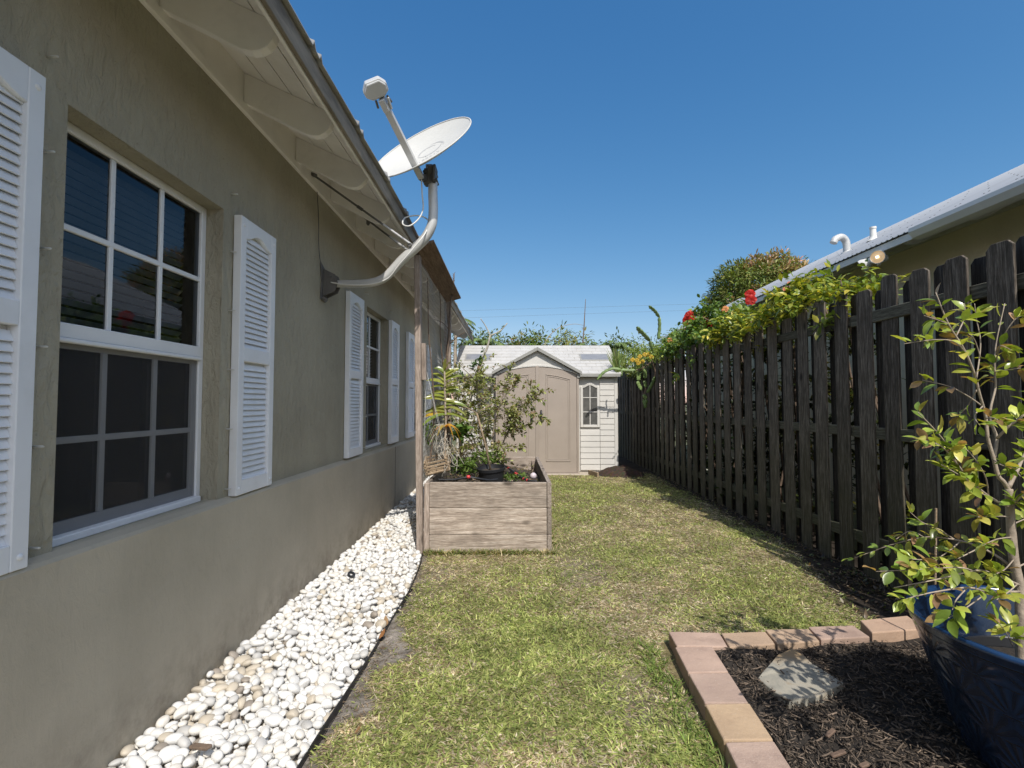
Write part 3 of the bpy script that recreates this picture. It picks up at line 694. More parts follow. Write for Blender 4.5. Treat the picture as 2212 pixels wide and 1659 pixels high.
for j in range(ny+1):
    for i in range(nx+1):
        x = bx0+.045+(bx1-bx0-.095)*i/nx; y = by0+.04+(by1-by0-.08)*j/ny
        V.append((x, y, SZ+.02*math.sin(x*9+y*4)+.015*math.sin(y*13-x*5)+random.uniform(-.008, .008)))
Fc = [(j*(nx+1)+i, j*(nx+1)+i+1, (j+1)*(nx+1)+i+1, (j+1)*(nx+1)+i) for j in range(ny) for i in range(nx)]
npmesh('bed_soil', np.array(V), [np.array(Fc)], M['dirt'], smooth=True, parent=bed)
# helper: branching plant --------------------------------------------------
def shrub(name, label, cat, base, branches, leafspec, stem_mat, leaf_mat, group=None):
    """branches: list of (points, r0, r1, t0, nleaf).  leafspec: cols, L, W, jit"""
    t = thing(name, label, cat, base, group)
    m = MB(); P = []; D = []; Nn = []
    for pts, r0, r1, t0, nl in branches:
        sp = smooth_path(pts, 5); k = len(sp)
        m.tube(sp, [r0+(r1-r0)*i/(k-1) for i in range(k)], 7)
        for _ in range(nl):
            tt = t0+(1-t0)*random.random()**.8; x = tt*(k-1); i = min(int(x), k-2); f_ = x-i
            p = sp[i].lerp(sp[i+1], f_); tg = (sp[i+1]-sp[i]).normalized()
            pr = Vector((random.gauss(0, 1), random.gauss(0, 1), random.gauss(.15, .8))); pr = (pr-tg*pr.dot(tg)).normalized()
            dd = (tg*random.uniform(.2, .9)+pr*random.uniform(.5, 1.1)).normalized()
            P.append(p+pr*r1+dd*leafspec.get('pet', .004)); D.append(dd)
            up = Vector((random.gauss(0, .45), random.gauss(0, .45), 1)); Nn.append(up)
    m.build('stems', stem_mat, t, smooth=True)
    n = len(P)
    if n:
        L = RNG.uniform(*leafspec['L'], n); leaves('foliage', np.array(P), np.array(D), np.array(Nn), L, L*RNG.uniform(*leafspec['W'], n), pick(leafspec['cols'], n, .2, leafspec.get('p')), leaf_mat, parent=t, droop=RNG.uniform(.05, .45, n), **(dict(tmpl=HT, f3=HF3, f4=HF4) if leafspec.get('tmpl') else {}))
    return t
def twigs(spine, n, length, r, up=.4, t0=.35, seed=0):
    rnd = random.Random(seed); sp = smooth_path(spine, 5); out = []
    for i in range(n):
        x = (t0+(1-t0)*rnd.random())*(len(sp)-1); k = min(int(x), len(sp)-2); p = sp[k].lerp(sp[k+1], x-k)
        d = Vector((rnd.gauss(0, 1), rnd.gauss(0, .9), rnd.gauss(up, .5))).normalized(); L = length*rnd.uniform(.5, 1.15)
        b = p+d*L*.5+Vector((0, 0, .04*L)); e = p+d*L+Vector((rnd.gauss(0, .08)*L, rnd.gauss(0, .08)*L, -.12*L))
        out.append(([p, b, e], r, r*.4))
    return out
# bushy small-leaved shrub in the middle of the bed
sb = Vector((-.45, 6.05, SZ))
spines = [[at(1060, 1010, 6.0), at(1046, 930, 6.0), at(1030, 860, 5.95), at(1035, 800, 5.9)],
          [at(1062, 1012, 6.0), at(1066, 930, 5.9), at(1085, 860, 5.8), at(1098, 806, 5.8)],
          [at(1058, 1010, 6.1), at(1010, 940, 6.1), at(985, 880, 6.1), at(975, 830, 6.1)],
          [at(1060, 1010, 6.0), at(1085, 960, 5.8), at(1110, 900, 5.7), at(1125, 862, 5.7)],
          [at(1055, 1005, 6.3), at(1035, 930, 6.3), at(1045, 870, 6.35), at(1048, 826, 6.35)], [at(1050, 1005, 6.4), at(1015, 930, 6.45), at(1000, 870, 6.5), at(1012, 812, 6.5)]]
br = []
for i, s_ in enumerate(spines):
    br.append((s_, .011, .004, .3, 80))
    for q in twigs(s_, (30, 16, 34, 13, 30, 28)[i], .36 if i in (0, 2, 4, 5) else .28, .0035, .25, .2, i): br.append((q[0], q[1], q[2], .15, 27))
for pts_, nl in (([at(1075, 905, 5.8), at(1110, 900, 5.6), at(1150, 893, 5.5), at(1187, 912, 5.4)], 60), ([at(1095, 850, 5.8), at(1115, 830, 5.7), at(1118, 812, 5.7)], 46), ([at(1120, 880, 5.6), at(1150, 858, 5.5), at(1172, 845, 5.45)], 40),
                 ([at(1085, 920, 5.8), at(1115, 924, 5.6), at(1145, 920, 5.6)], 44), ([at(1070, 960, 5.8), at(1090, 968, 5.6), at(1126, 968, 5.5)], 36), ([at(1080, 890, 5.8), at(1108, 890, 5.6), at(1122, 912, 5.6)], 60),
                 ([at(1120, 892, 5.6), at(1140, 870, 5.5), at(1147, 832, 5.5)], 22), ([at(1062, 950, 5.9), at(1078, 975, 5.8), at(1086, 1000, 5.7)], 26), ([at(1090, 870, 5.8), at(1100, 905, 5.7), at(1110, 945, 5.7)], 40)):
    br.append((pts_, .004, .0015, .2, int(nl*1.8)))
    for q in twigs(pts_, 5, .12, .002, .1, .3, nl): br.append((q[0], q[1], q[2], .2, 12))
shrub('bed_shrub', 'bushy small leaved shrub in the raised bed reaching out in front of the shed doors', 'shrub', sb, br,
      dict(cols=[(.17, .21, .055), (.28, .32, .10), (.38, .40, .16), (.22, .14, .08), (.32, .27, .14)], p=[.18, .3, .30, .10, .12], L=(.028, .054), W=(.45, .62)), M['bark'], M['leaf'])
# bare pale tree with a forked dead top
fork = at(1059, 725, 6.3)
br = [([at(1000, 1012, 6.3), at(994, 920, 6.3), at(1012, 875, 6.3), at(1028, 812, 6.3), at(1040, 778, 6.3), at(1052, 752, 6.3), fork], .028, .011, .9, 0),
      ([fork, at(1050, 706, 6.3), at(1038, 688, 6.25)], .009, .005, .9, 0), ([fork, at(1080, 715, 6.3), at(1091, 704, 6.3), at(1096, 698, 6.3)], .008, .006, .9, 0),
      ([at(1026, 818, 6.3), at(1005, 800, 6.25), at(984, 778, 6.2)], .009, .004, .5, 0), ([at(1028, 806, 6.3), at(1020, 790, 6.25), at(1030, 782, 6.2)], .006, .003, .2, 60), ([at(1030, 805, 6.3), at(1040, 790, 6.2), at(1036, 775, 6.2)], .005, .002, .2, 55),
      ([at(1022, 830, 6.3), at(1000, 815, 6.2), at(990, 796, 6.2)], .004, .002, .2, 30), ([at(1040, 775, 6.3), at(1046, 765, 6.25), at(1043, 752, 6.2)], .003, .0015, .2, 12)]
shrub('forked_sapling', 'pale leaning sapling with a bare forked top rising above the raised bed', 'sapling', gnd(1000, 1012, SZ), br,
      dict(cols=[(.06, .14, .03), (.10, .20, .05)], L=(.03, .06), W=(.4, .55)), M['greystem'], M['leaf'])
# tall dead stem beside the far post
br = [([at(972, 1000, 6.5), at(964, 880, 6.5), at(966, 770, 6.5), at(970, 715, 6.5), at(973, 660, 6.5), at(979, 620, 6.5), at(981, 591, 6.5)], .021, .007, .9, 0),
      ([at(970, 712, 6.5), at(956, 697, 6.45), at(938, 690, 6.4)], .008, .004, .9, 0), ([at(972, 742, 6.5), at(988, 728, 6.45), at(1004, 718, 6.4)], .008, .004, .9, 0), ([at(972, 690, 6.5), at(966, 680, 6.5), at(965, 672, 6.5)], .004, .002, .9, 0)]
br += [([Vector(p0), Vector(p0)+Vector((random.choice((-1, 1))*.018, -.01, .02))], .004, .002, .9, 0) for p0 in smooth_path([at(973, 660, 6.5), at(979, 620, 6.5), at(981, 591, 6.5)], 6)]
shrub('dead_plant', 'tall brown leafless stem growing up past the far trellis post', 'plant', gnd(972, 1005, SZ), br, dict(cols=[(.1, .1, .1)], L=(.02, .03), W=(.4, .5)), M['twig'], M['leaf'])
vn = smooth_path([at(925, 1025, 4.95), at(938, 900, 4.95), at(931, 780, 4.85), at(926, 720, 4.8), at(925, 660, 4.8), at(924, 600, 4.8)], 6)
vt = MB().tube(vn, [.009-.005*i/(len(vn)-1) for i in range(len(vn))], 7).build('vine', M['twig'], None, smooth=True, origin=vn[0]); setp(vt, 'thin dark vine stem climbing just behind the near trellis post', 'vine')
vn = smooth_path([at(957, 790, 6.0), at(951, 720, 5.9), at(952, 660, 5.9), at(948, 620, 5.9)], 6)
vt = MB().tube(vn, [.008-.004*i/(len(vn)-1) for i in range(len(vn))], 7).build('vine', M['twig'], None, smooth=True, origin=vn[0]); setp(vt, 'thin dark vine stem on the wire netting midway between the trellis posts', 'vine')
# stake
st = [at(1060, 1016, 5.35), at(1046, 950, 5.38), at(1030, 893, 5.4)]
o = MB().tube(st, .011, 8).tube([st[2], at(1018, 885, 5.4), at(999, 877, 5.4)], .006, 6).tube([st[2], at(1042, 884, 5.4), at(1064, 874, 5.4)], .006, 6).build('forked_stick', M['slat'], None, smooth=True, origin=st[0]); setp(o, 'tan forked stick standing in the black pot', 'stick')
# black nursery pot tilted in the bed
bp = thing('nursery_pot', 'black plastic nursery pot leaning in the raised bed', 'plant pot', at(1062, 1040, 5.3))
pc = at(1063, 1046, 5.32); ax = Vector((-.06, -.10, 1)).normalized()
MB().lathe([(0, 0), (.118, 0), (.142, .155), (.152, .157), (.154, .185), (.147, .187), (.144, .16), (.135, .14)], 36, pc, ax).build('pot_wall', M['blackplastic'], bp, auto=40)
MB().lathe([(.001, .145), (.137, .142)], 24, pc, ax).build('pot_soil', M['dirt'], bp)
# orchid in a slatted basket
orch = thing('orchid', 'strap leaved orchid with drooping orange old leaves growing from a slatted basket', 'orchid', at(962, 985, 4.98))
m = MB(); stem = smooth_path([at(958, 990, 4.98), at(963, 927, 4.98), at(962, 880, 4.98), at(961, 835, 4.98), at(960, 800, 4.98)], 6); m.tube(stem, [.013, *[.011]*(len(stem)-2), .006], 8); m.build('stem', M['bark'], orch, smooth=True)
def strap(n, dirs, Ls, base_pts, cols, name, wid, droop):
    seg = 9; V = []; Fq = []; T = []
    for i in range(n):
        p = Vector(base_pts[i]); dd = Vector(dirs[i]).normalized(); L = Ls[i]; sd = dd.cross(Vector((0, 0, 1)))
        if sd.length < .05: sd = Vector((0, 1, 0))
        sd.normalize(); nz = sd.cross(dd); tw = random.uniform(.5, 1.0)*(1 if sd.y > 0 else -1); sd = (sd*math.cos(tw)-nz*math.sin(tw) if (sd*math.cos(tw)-nz*math.sin(tw)).z*sd.y > 0 else sd*math.cos(tw)+nz*math.sin(tw)); b0 = len(V); nz = sd.cross(dd)
        for k in range(seg+1):
            t = k/seg; c = p+dd*L*t*(1-.12*droop[i]*t)-Vector((0, 0, 1))*L*droop[i]*t*t; wd = wid*(.75+.5*t)*(1-t**5)*.5+.001
            V += [c+sd*wd+nz*wd*.35, c, c-sd*wd+nz*wd*.35]; T += [cols[i]]*3
        for k in range(seg):
            for q in (0, 1): Fq.append((b0+k*3+q, b0+k*3+q+1, b0+(k+1)*3+q+1, b0+(k+1)*3+q))
    return npmesh(name, np.array([tuple(v) for v in V]), [np.array(Fq)], M['glossleaf'], tint=np.array(T), smooth=True, parent=orch)
bp_, dr_, Ls_, co_, dp_ = [], [], [], [], []
for i in range(22):
    t = i/21; k = int((.42+.58*t)*(len(stem)-1)); s_ = 1 if i % 2 else -1
    bp_.append(stem[k]); a = random.gauss(0, .35); rise = .05+1.1*t**2+random.gauss(0, .12)
    dr_.append((s_*math.cos(a), math.sin(a)*.8, rise+random.uniform(-.1, .15))); Ls_.append((.28-.10*t)*random.uniform(.7, 1.15)); dp_.append(random.uniform(.25, .55)*(1-.4*t))
    co_.append(random.choice([(.24, .28, .05), (.32, .35, .07), (.18, .24, .05), (.28, .29, .07)]))
bp_ += [stem[0], stem[int(.4*len(stem))]]; dr_ += [(.1, 0, 1.2), (-1, .1, .2)]; Ls_ += [.1, .27]; dp_ += [.1, .35]; co_ += [(.2, .2, .05), (.55, .36, .05)]
bp_[-2] = stem[-2]; Ls_[-2] = .16
strap(len(bp_), dr_, Ls_, bp_, co_, 'leaves', .046, dp_)
ob = [at(962, 922, 4.96)]*7
strap(7, [(-.5, -.1, .35), (.45, -.1, .4), (.62, .1, .3), (.3, -.2, .45), (-.62, .1, .1), (.35, .2, .3), (-.2, -.3, .2)], [.22, .24, .27, .22, .23, .25, .16], ob, [(.60, .33, .03), (.62, .35, .04), (.55, .28, .03), (.50, .27, .04), (.48, .20, .05), (.62, .38, .05), (.4, .3, .08)], 'old_leaves', .036, [1.15, 1.15, 1.1, 1.3, .95, 1.2, 1.0])
m = MB()
for i in range(42):
    p = Vector(at(958+random.uniform(-14, 14), 945+random.uniform(-25, 45), 4.97+random.uniform(-.05, .05))); q = p+Vector((random.uniform(-.09, .09), random.uniform(-.06, .06), -random.uniform(.02, .14))); r_ = q+Vector((random.uniform(-.06, .08), random.uniform(-.05, .05), -random.uniform(.02, .16)))
    m.tube(smooth_path([p, q, r_], 4), .0026, 5)
for i in range(6): m.tube(smooth_path([at(962, 925, 4.96), at(940+i*3, 918, 4.93), at(926+i*2, 945+i*6, 4.95)], 5), .0025, 5)
m.build('aerial_roots', M['greystem'], orch, smooth=True)
bas = thing('orchid_basket', 'tilted wooden slat basket hanging at the front left corner of the raised bed', 'basket', at(944, 1000, 4.97))
bc = at(944, 1000, 4.98); tl = R(13)
ex = Vector((math.cos(tl), 0.05, math.sin(tl))).normalized(); ez = Vector((-math.sin(tl), -.25, math.cos(tl))).normalized(); ey = ez.cross(ex)
for k in range(4):
    zz = -.055+.034*k
    for s in (-1, 1):
        MB().obox(bc+ez*zz+ey*s*.10, ex*.125, ey*.009, ez*.009).build('slat', M['slat'], bas, bevel=.002)
        MB().obox(bc+ez*(zz+.017)+ex*s*.105, ex*.009, ey*.115, ez*.009).build('slat', M['slat'], bas, bevel=.002)
for k in range(5): MB().obox(bc-ez*.075+ey*(-.08+.04*k), ex*.115, ey*.012, ez*.006).build('slat', M['slat'], bas, bevel=.002)
hk = at(914, 781, 4.68)
m = MB()
for sx, sy in ((-1, -1), (1, -1), (-1, 1), (1, 1)):
    m.tube(smooth_path([hk, hk+Vector((.025, .0, -.06)), bc+ex*sx*.11+ey*sy*.09+ez*.08], 5), .0022, 5)
m.tube(smooth_path([at(908, 783, 4.66), at(911, 779, 4.66), hk, at(917, 786, 4.68)], 4), .003, 6)
m.build('hanger_wires', M['cable'], bas, smooth=True)
n = 900; P_ = np.column_stack([RNG.uniform(bx0+.08, bx1-.1, n), RNG.uniform(by0+.08, by1-.08, n), np.full(n, SZ+.02)+RNG.uniform(0, .03, n)])
o = leaves('bed_litter', P_, rv(n)*np.array([1, 1, .25]), rv(n, .3)+np.array([0, 0, 1]), RNG.uniform(.015, .06, n), RNG.uniform(.006, .022, n), pick([(.22, .15, .09), (.32, .24, .15), (.12, .085, .055), (.42, .35, .24), (.16, .2, .05)], n, .25), M['leaf'], droop=RNG.normal(.1, .4, n)); setp(o, 'brown dead leaf litter on the soil of the raised bed', 'litter', kind='stuff')
# irrigation hose, ball, weeds, blue tub
hp = smooth_path([at(1030, 975, 6.6), at(1040, 982, 6.4), at(1071, 995, 6.1), at(1092, 1007, 5.8), at(1108, 1018, 5.5), at(1124, 1030, 5.3), at(1138, 1037, 5.2), at(1160, 1040, 5.15)], 6)
hz_ = thing('soaker_hose', 'black hose with red bands running diagonally across the back of the raised bed', 'hose', hp[0])
MB().tube(hp, .011, 8).build('hose', M['blackplastic'], hz_, smooth=True)
for i in (12, 13, 20, 26, 27, 33, 36): MB().tube([hp[i], hp[i].lerp(hp[i+1], .55)], .0145, 8).build('red_band', M['red'], hz_)
hp = smooth_path([at(945, 1036, 4.86), at(980, 1036, 4.85), at(1012, 1031, 4.85), at(1040, 1035, 4.88), at(1075, 1041, 5.0)], 6)
hz_ = thing('soaker_hose', 'black hose with one red joint lying just behind the front plank of the raised bed', 'hose', hp[0])
for p in hp: p.z = max(p.z, .64)
MB().tube(hp, .010, 8).build('hose', M['blackplastic'], hz_, smooth=True); MB().lathe([(0, -.02), (.016, -.014), (.018, 0), (.016, .014), (0, .02)], 10, hp[12]+Vector((0, -.004, .004)), (1, .1, 0)).build('red_band', M['red'], hz_, smooth=True)
bl = at(1152, 1028, 5.35)
o = MB().lathe([(0.001, -.036)]+[(.036*math.cos(a), .036*math.sin(a)) for a in [i*math.pi/12-math.pi/2 for i in range(1, 12)]]+[(0.001, .036)], 20, bl).build('painted_ball', M['ball'], None, smooth=True, origin=bl); setp(o, 'small pinkish white ball in the right corner of the raised bed', 'ball')
def clump(name, label, c, r, n, cols, L, h, cat='weed', mat='leaf', spread=1.0, W=(.3, .55)):
    P = np.column_stack([c[0]+r*np.clip(RNG.normal(0, 1, n), -1.4, 1.4), c[1]+r*np.clip(RNG.normal(0, 1, n), -1.4, 1.4), c[2]+RNG.uniform(0, h, n)])
    D = rv(n)*np.array([1, 1, .6])+np.array([0, 0, .5]); Nn = rv(n, .5)+np.array([0, 0, 1]); Ls = RNG.uniform(*L, n)
    o = leaves(name, P, D, Nn, Ls, Ls*RNG.uniform(*W, n), pick(cols, n, .2), M[mat], origin=c, droop=RNG.uniform(.1, .5, n)); return setp(o, label, cat)
G1 = [(.12, .19, .04), (.17, .24, .06), (.09, .15, .03)]
clump('weed', 'low green weeds in the raised bed between the black pot and the ball', at(1112, 1035, 5.4), .07, 260, G1, (.02, .05), .05)
clump('weed', 'leafy weeds at the foot of the orchid roots in the raised bed', at(1000, 1022, 5.3), .08, 240, G1, (.03, .08), .14)
clump('weed', 'green weeds behind the black pot in the raised bed', at(1052, 1000, 5.7), .12, 300, G1, (.03, .07), .12)
clump('weed', 'broad leaved green plant leaning on the orchid at its right', at(996, 948, 5.3), .035, 130, [(.08, .15, .03), (.13, .22, .05)], (.05, .11), .14)
clump('weed', 'dry tan stalks and leaves in the back left of the raised bed', at(1005, 992, 6.2), .14, 380, [(.42, .33, .2), (.5, .42, .28), (.3, .25, .12)], (.05, .12), .16, 'dry plant', W=(.06, .14))
clump('weed', 'tuft of green leaves beside the near trellis post', at(925, 958, 5.0), .05, 90, G1, (.04, .10), .2, W=(.12, .25))
tub = at(1022, 985, 7.6); tub.z = 0
o = MB().lathe([(0, .0), (.20, .0), (.235, .50), (.25, .505), (.25, .53), (.225, .53), (.21, .08), (0, .08)], 32, tub).build('blue_tub', M['bluetub'], None, auto=40, origin=tub); setp(o, 'blue plastic tub on the grass behind the raised bed', 'tub')
# ================================================================== SHED
YS = 10.03
def sx(u, Y=YS): return at(u, 900, Y).x
def sz(v, Y=YS): return at(1160, v, Y).z
shed = thing('garden_shed', 'cream garden shed with tan double doors and gabled entry at the far end', 'shed', (sx(1160), 11.3, 0))
x0, x1 = sx(986), sx(1335); xc = sx(1160.5); zt = sz(810)
# side panels with lap siding (profiled front), wings
def siding(xa, xb, hole=None):
    zs = []; z = .05; st = .1165
    rows = []
    while z < zt-.01: rows.append((z, min(z+st, zt))); z += st
    gp = {}
    for (za, zb) in rows:
        segs = [(xa, xb)]
        if hole and zb > hole[2]+.01 and za < hole[3]-.01: segs = [(xa, hole[0]), (hole[1], xb)]
        for (p, q) in segs:
            if q-p < .01: continue
            key = (round(p, 3), round(q, 3), za > 1.0); m = gp.setdefault(key, MB())
            m.prism([(p, YS+.03, za), (p, YS-.004, za+.006), (p, YS+.002, zb-.007), (p, YS+.007, zb-.005), (p, YS+.007, zb), (p, YS+.03, zb)], (q-p, 0, 0))
    for m in gp.values(): m.build('siding', M['shedwall'], shed)
wz0, wz1 = sz(917.5), sz(832)
hw = (sx(1259.5), sx(1290), wz0, wz1)
pw = .055
xdl, xdr = sx(1073), sx(1248)
jx = sx(1296)
siding(sx(1254), jx-.004, (hw[0]-pw+.01, hw[1]+.045, hw[2]-pw, hw[3]+pw))
siding(jx+.004, x1-.075)
ml = lambda x: 2*xc-x
siding(ml(jx)+.004, ml(sx(1254)), (ml(hw[1])-.045, ml(hw[0])+pw-.01, hw[2]-pw, hw[3]+pw))
siding(ml(x1)+.075, ml(jx)-.004)
for xa, xb in ((x1-.072, x1), (x0, x0+.072)): MB().box(xa, xb, YS-.004, YS+.06, .02, zt).build('corner_trim', M['shedwall'], shed, bevel=.008)
MB().box(x0+.02, x1-.02, YS+.028, YS+.05, .02, zt+.02).build('front_wall', M['shedwall'], shed)
MB().prism([(x1-.02, YS+.05, .02), (x1-.02, 12.3, .02), (x1-.02, 12.3, zt), (x1-.02, 11.2, 2.62), (x1-.02, YS+.05, zt)], (-.02, 0, 0)).build('side_wall', M['shedwall'], shed)
MB().prism([(x0, YS+.05, .02), (x0, 12.3, .02), (x0, 12.3, zt), (x0, 11.2, 2.62), (x0, YS+.05, zt)], (.02, 0, 0)).build('side_wall', M['shedwall'], shed)
MB().box(x0+.02, x1-.02, 12.28, 12.3, .02, zt).build('rear_wall', M['shedwall'], shed)
def shed_window(xa, xb):
    m = MB(); zc = wz1-.06; A = arch(xa, xb, zc, .055, 10)
    yb, yf = YS+.02, YS-.010
    outer = [(xa-pw, wz0-pw), (xb+pw, wz0-pw), (xb+pw, zc+.02)]+[(x, z+pw) for x, z in reversed(arch(xa-pw, xb+pw, zc, .06, 10))][1:-1]+[(xa-pw, zc+.02)]
    m.box(xa-pw, xa, yf, yb, wz0-pw, zc+.03).box(xb, xb+pw, yf, yb, wz0-pw, zc+.03).box(xa, xb, yf, yb, wz0-pw, wz0)
    for i in range(10):
        (xa_, za_), (xb_, zb_) = A[i], A[i+1]
        m.prism([(xa_, yf, za_), (xb_, yf, zb_), (xb_, yf, zb_+pw), (xa_, yf, za_+pw)], (0, yb-yf, 0))
    fr = m.build('window', M['shedwall'], shed, bevel=.006)
    q = MB(); q.box((xa+xb)/2-.009, (xa+xb)/2+.009, yf+.006, yb, wz0, wz1)
    for v in (859, 890): z = sz(v); q.box(xa, xb, yf+.008, yb, z-.008, z+.008)
    q.build('sash_bars', M['shedwall'], fr, bevel=.003)
    MB().box(xa, xb, YS+.006, YS+.010, wz0, wz1).build('pane', M['shedglass'], fr)
shed_window(hw[0], hw[1]); shed_window(ml(hw[1]), ml(hw[0]))
# entry with double doors
YD = 9.80
dz0, dzs, dza = .03, sz(808, YD), sz(791, YD)
xl, xr = at(1073.5, 900, YD).x, at(1248, 900, YD).x; xm = (xl+xr)/2
def dtop(x): t = (x-xm)/((xr-xl)/2); return dza-(dza-dzs)*t*t
for s in (-1, 1):
    xa, xb = (xl+.02, xm-.012) if s < 0 else (xm+.012, xr-.02)
    nseg = 12; pts = [(xa, YD, dz0), (xb, YD, dz0)]+[(xb+(xa-xb)*i/nseg, YD, dtop(xb+(xa-xb)*i/nseg)-.012) for i in range(nseg+1)]
    o = MB().prism(pts, (0, .05, 0)).build('door', M['sheddoor'], shed, bevel=.006)
    # raised panel with a moulded border
    pa, pb = xa+.10, xb-.10; pz0 = sz(997, YD)
    if s > 0: pa, pb = at(1179, 900, YD).x, at(1232, 900, YD).x
    else: pa, pb = 2*xm-at(1232, 900, YD).x, 2*xm-at(1179, 900, YD).x
    ptop = lambda x: dtop(x)-.155
    for off, yy, w_ in ((0, -.010, .014), (.035, -.007, .012)):
        q = MB(); a_, b_ = pa+off, pb-off; n = 10
        q.box(a_, a_+w_, YD+yy, YD+.001, pz0+off, ptop(a_)-off).box(b_-w_, b_, YD+yy, YD+.001, pz0+off, ptop(b_)-off)
        q.box(a_+w_, b_-w_, YD+yy, YD+.001, pz0+off, pz0+off+(.03 if off == 0 else .014))
        for i in range(n):
            xa_ = a_+(b_-a_)*i/n; xb_ = a_+(b_-a_)*(i+1)/n
            q.prism([(xa_, YD+yy, ptop(xa_)-off-w_), (xb_, YD+yy, ptop(xb_)-off-w_), (xb_, YD+yy, ptop(xb_)-off), (xa_, YD+yy, ptop(xa_)-off)], (0, -yy+.001, 0))
        q.build('panel_moulding', M['sheddoor'], o, bevel=.003)
    hx_ = at(1148.5, 900, YD).x if s < 0 else at(1169, 900, YD).x; z0_, z1_ = sz(914, YD), sz(887, YD)
    MB().tube(smooth_path([(hx_, YD-.002, z0_), (hx_, YD-.035, z0_+.04), (hx_, YD-.045, (z0_+z1_)/2), (hx_, YD-.035, z1_-.04), (hx_, YD-.002, z1_)], 4), .02, 8).build('handle', M['blackplastic'], o, smooth=True)
MB().box(xm-.035, xm+.033, YD-.014, YD+.0, dz0, dza+.005).build('door_stile', M['sheddoor'], shed, bevel=.004)
for xa, xb in ((xl-.025, xl+.018), (xr-.018, xr+.025)): MB().box(xa, xb, YD-.012, YS+.04, .01, dzs+.01).build('door_jamb', M['sheddoor'], shed, bevel=.006)
MB().box(xl-.02, xr+.02, YD-.03, YS+.05, 0.0, .028).build('threshold', M['sheddoor'], shed, bevel=.004)
pk = sz(752, YD); ge = sz(806, YD); gx0, gx1 = at(1066, 900, YD).x, at(1254, 900, YD).x
n = 16; pts = [(gx0+.06, YD+.006, ge)]+[(xl+(xr-xl)*i/n, YD+.006, dtop(xl+(xr-xl)*i/n)-.008) for i in range(n+1)]+[(gx1-.06, YD+.006, ge), (xm, YD+.006, pk-.05)]
MB().prism(pts, (0, .05, 0)).build('gable_panel', M['shedwall'], shed)
n = 16; m = MB()
for i in range(n):
    xa, xb = xl+(xr-xl)*i/n, xl+(xr-xl)*(i+1)/n
    m.prism([(xa, YD-.012, dtop(xa)-.008), (xb, YD-.012, dtop(xb)-.008), (xb, YD-.012, dtop(xb)+.028), (xa, YD-.012, dtop(xa)+.028)], (0, .02, 0))
m.build('arch_trim', M['shedwall'], shed, bevel=.003)
# main roof with moulded tile courses
ez_, ey_ = 2.00, 9.93; rz_, ry_ = 2.715, 11.15
rx0, rx1 = sx(982), at(1341, 805, ey_).x; rtx0, rtx1 = at(990, 747, ry_).x, at(1314.5, 747, ry_).x
rx1 = x1+.055; rx0 = x0-.055
nc = 9; V = []; Fq = []
m = MB()
for i in range(nc):
    t0, t1 = i/nc, (i+1)/nc
    p0 = (ey_+(ry_-ey_)*t0, ez_+(rz_-ez_)*t0); p1 = (ey_+(ry_-ey_)*t1, ez_+(rz_-ez_)*t1)
    m.prism([(rx0, p0[0], p0[1]+.016), (rx0, p1[0]+.01, p1[1]+.003), (rx0, p1[0]+.01, p1[1]-.012), (rx0, p0[0], p0[1]-.004)], (rx1-rx0, 0, 0))
    k = int((rx1-rx0)/.21)
    for j in range(k+1):
        x = rx0+.1*(i % 2)+.21*j+.02
        if x < rx1-.02: m.prism([(x, p0[0]+.002, p0[1]+.019), (x, p1[0]-.004, p1[1]+.006), (x, p1[0]-.004, p1[1]+.0), (x, p0[0]+.002, p0[1]+.0)], (.20 if x+.20 < rx1 else rx1-x-.005, 0, 0))
rf = m.build('roof', M['shedroof'], shed)
m = MB(); m.prism([(rx0, ry_, rz_+.012), (rx0, 12.38, 2.0), (rx0, 12.38, 1.98), (rx0, ry_, rz_-.01)], (rx1-rx0, 0, 0)); m.build('rear_slope', M['shedroof'], rf)
MB().box(rx0+.02, rx1-.02, ey_-.004, ey_+.012, ez_-.055, ez_+.004).build('eave_trim', M['shedtrim'], rf, bevel=.003)
for (ua, ub) in ((1253, 1317), (1004, 1062)):
    t0, t1 = .42, .66
    a0 = (ey_+(ry_-ey_)*t0, ez_+(rz_-ez_)*t0+.026); a1 = (ey_+(ry_-ey_)*t1, ez_+(rz_-ez_)*t1+.024)
    xa, xb = at(ua, 775, 10.55).x, at(ub, 775, 10.55).x
    sk_ = MB().prism([(xa, a0[0], a0[1]), (xa, a1[0], a1[1]), (xa, a1[0], a1[1]-.03), (xa, a0[0], a0[1]-.03)], (xb-xa, 0, 0)).build('skylight', M['shedtrim'], rf, bevel=.004)
    dy = (a1[0]-a0[0]); dzz = a1[1]-a0[1]
    MB().prism([(xa+.03, a0[0]+dy*.1, a0[1]+dzz*.1+.004), (xa+.03, a0[0]+dy*.9, a0[1]+dzz*.9+.004), (xa+.03, a0[0]+dy*.9, a0[1]+dzz*.9-.01), (xa+.03, a0[0]+dy*.1, a0[1]+dzz*.1-.01)], (xb-xa-.06, 0, 0)).build('skylight_pane', M['skylight'], sk_)
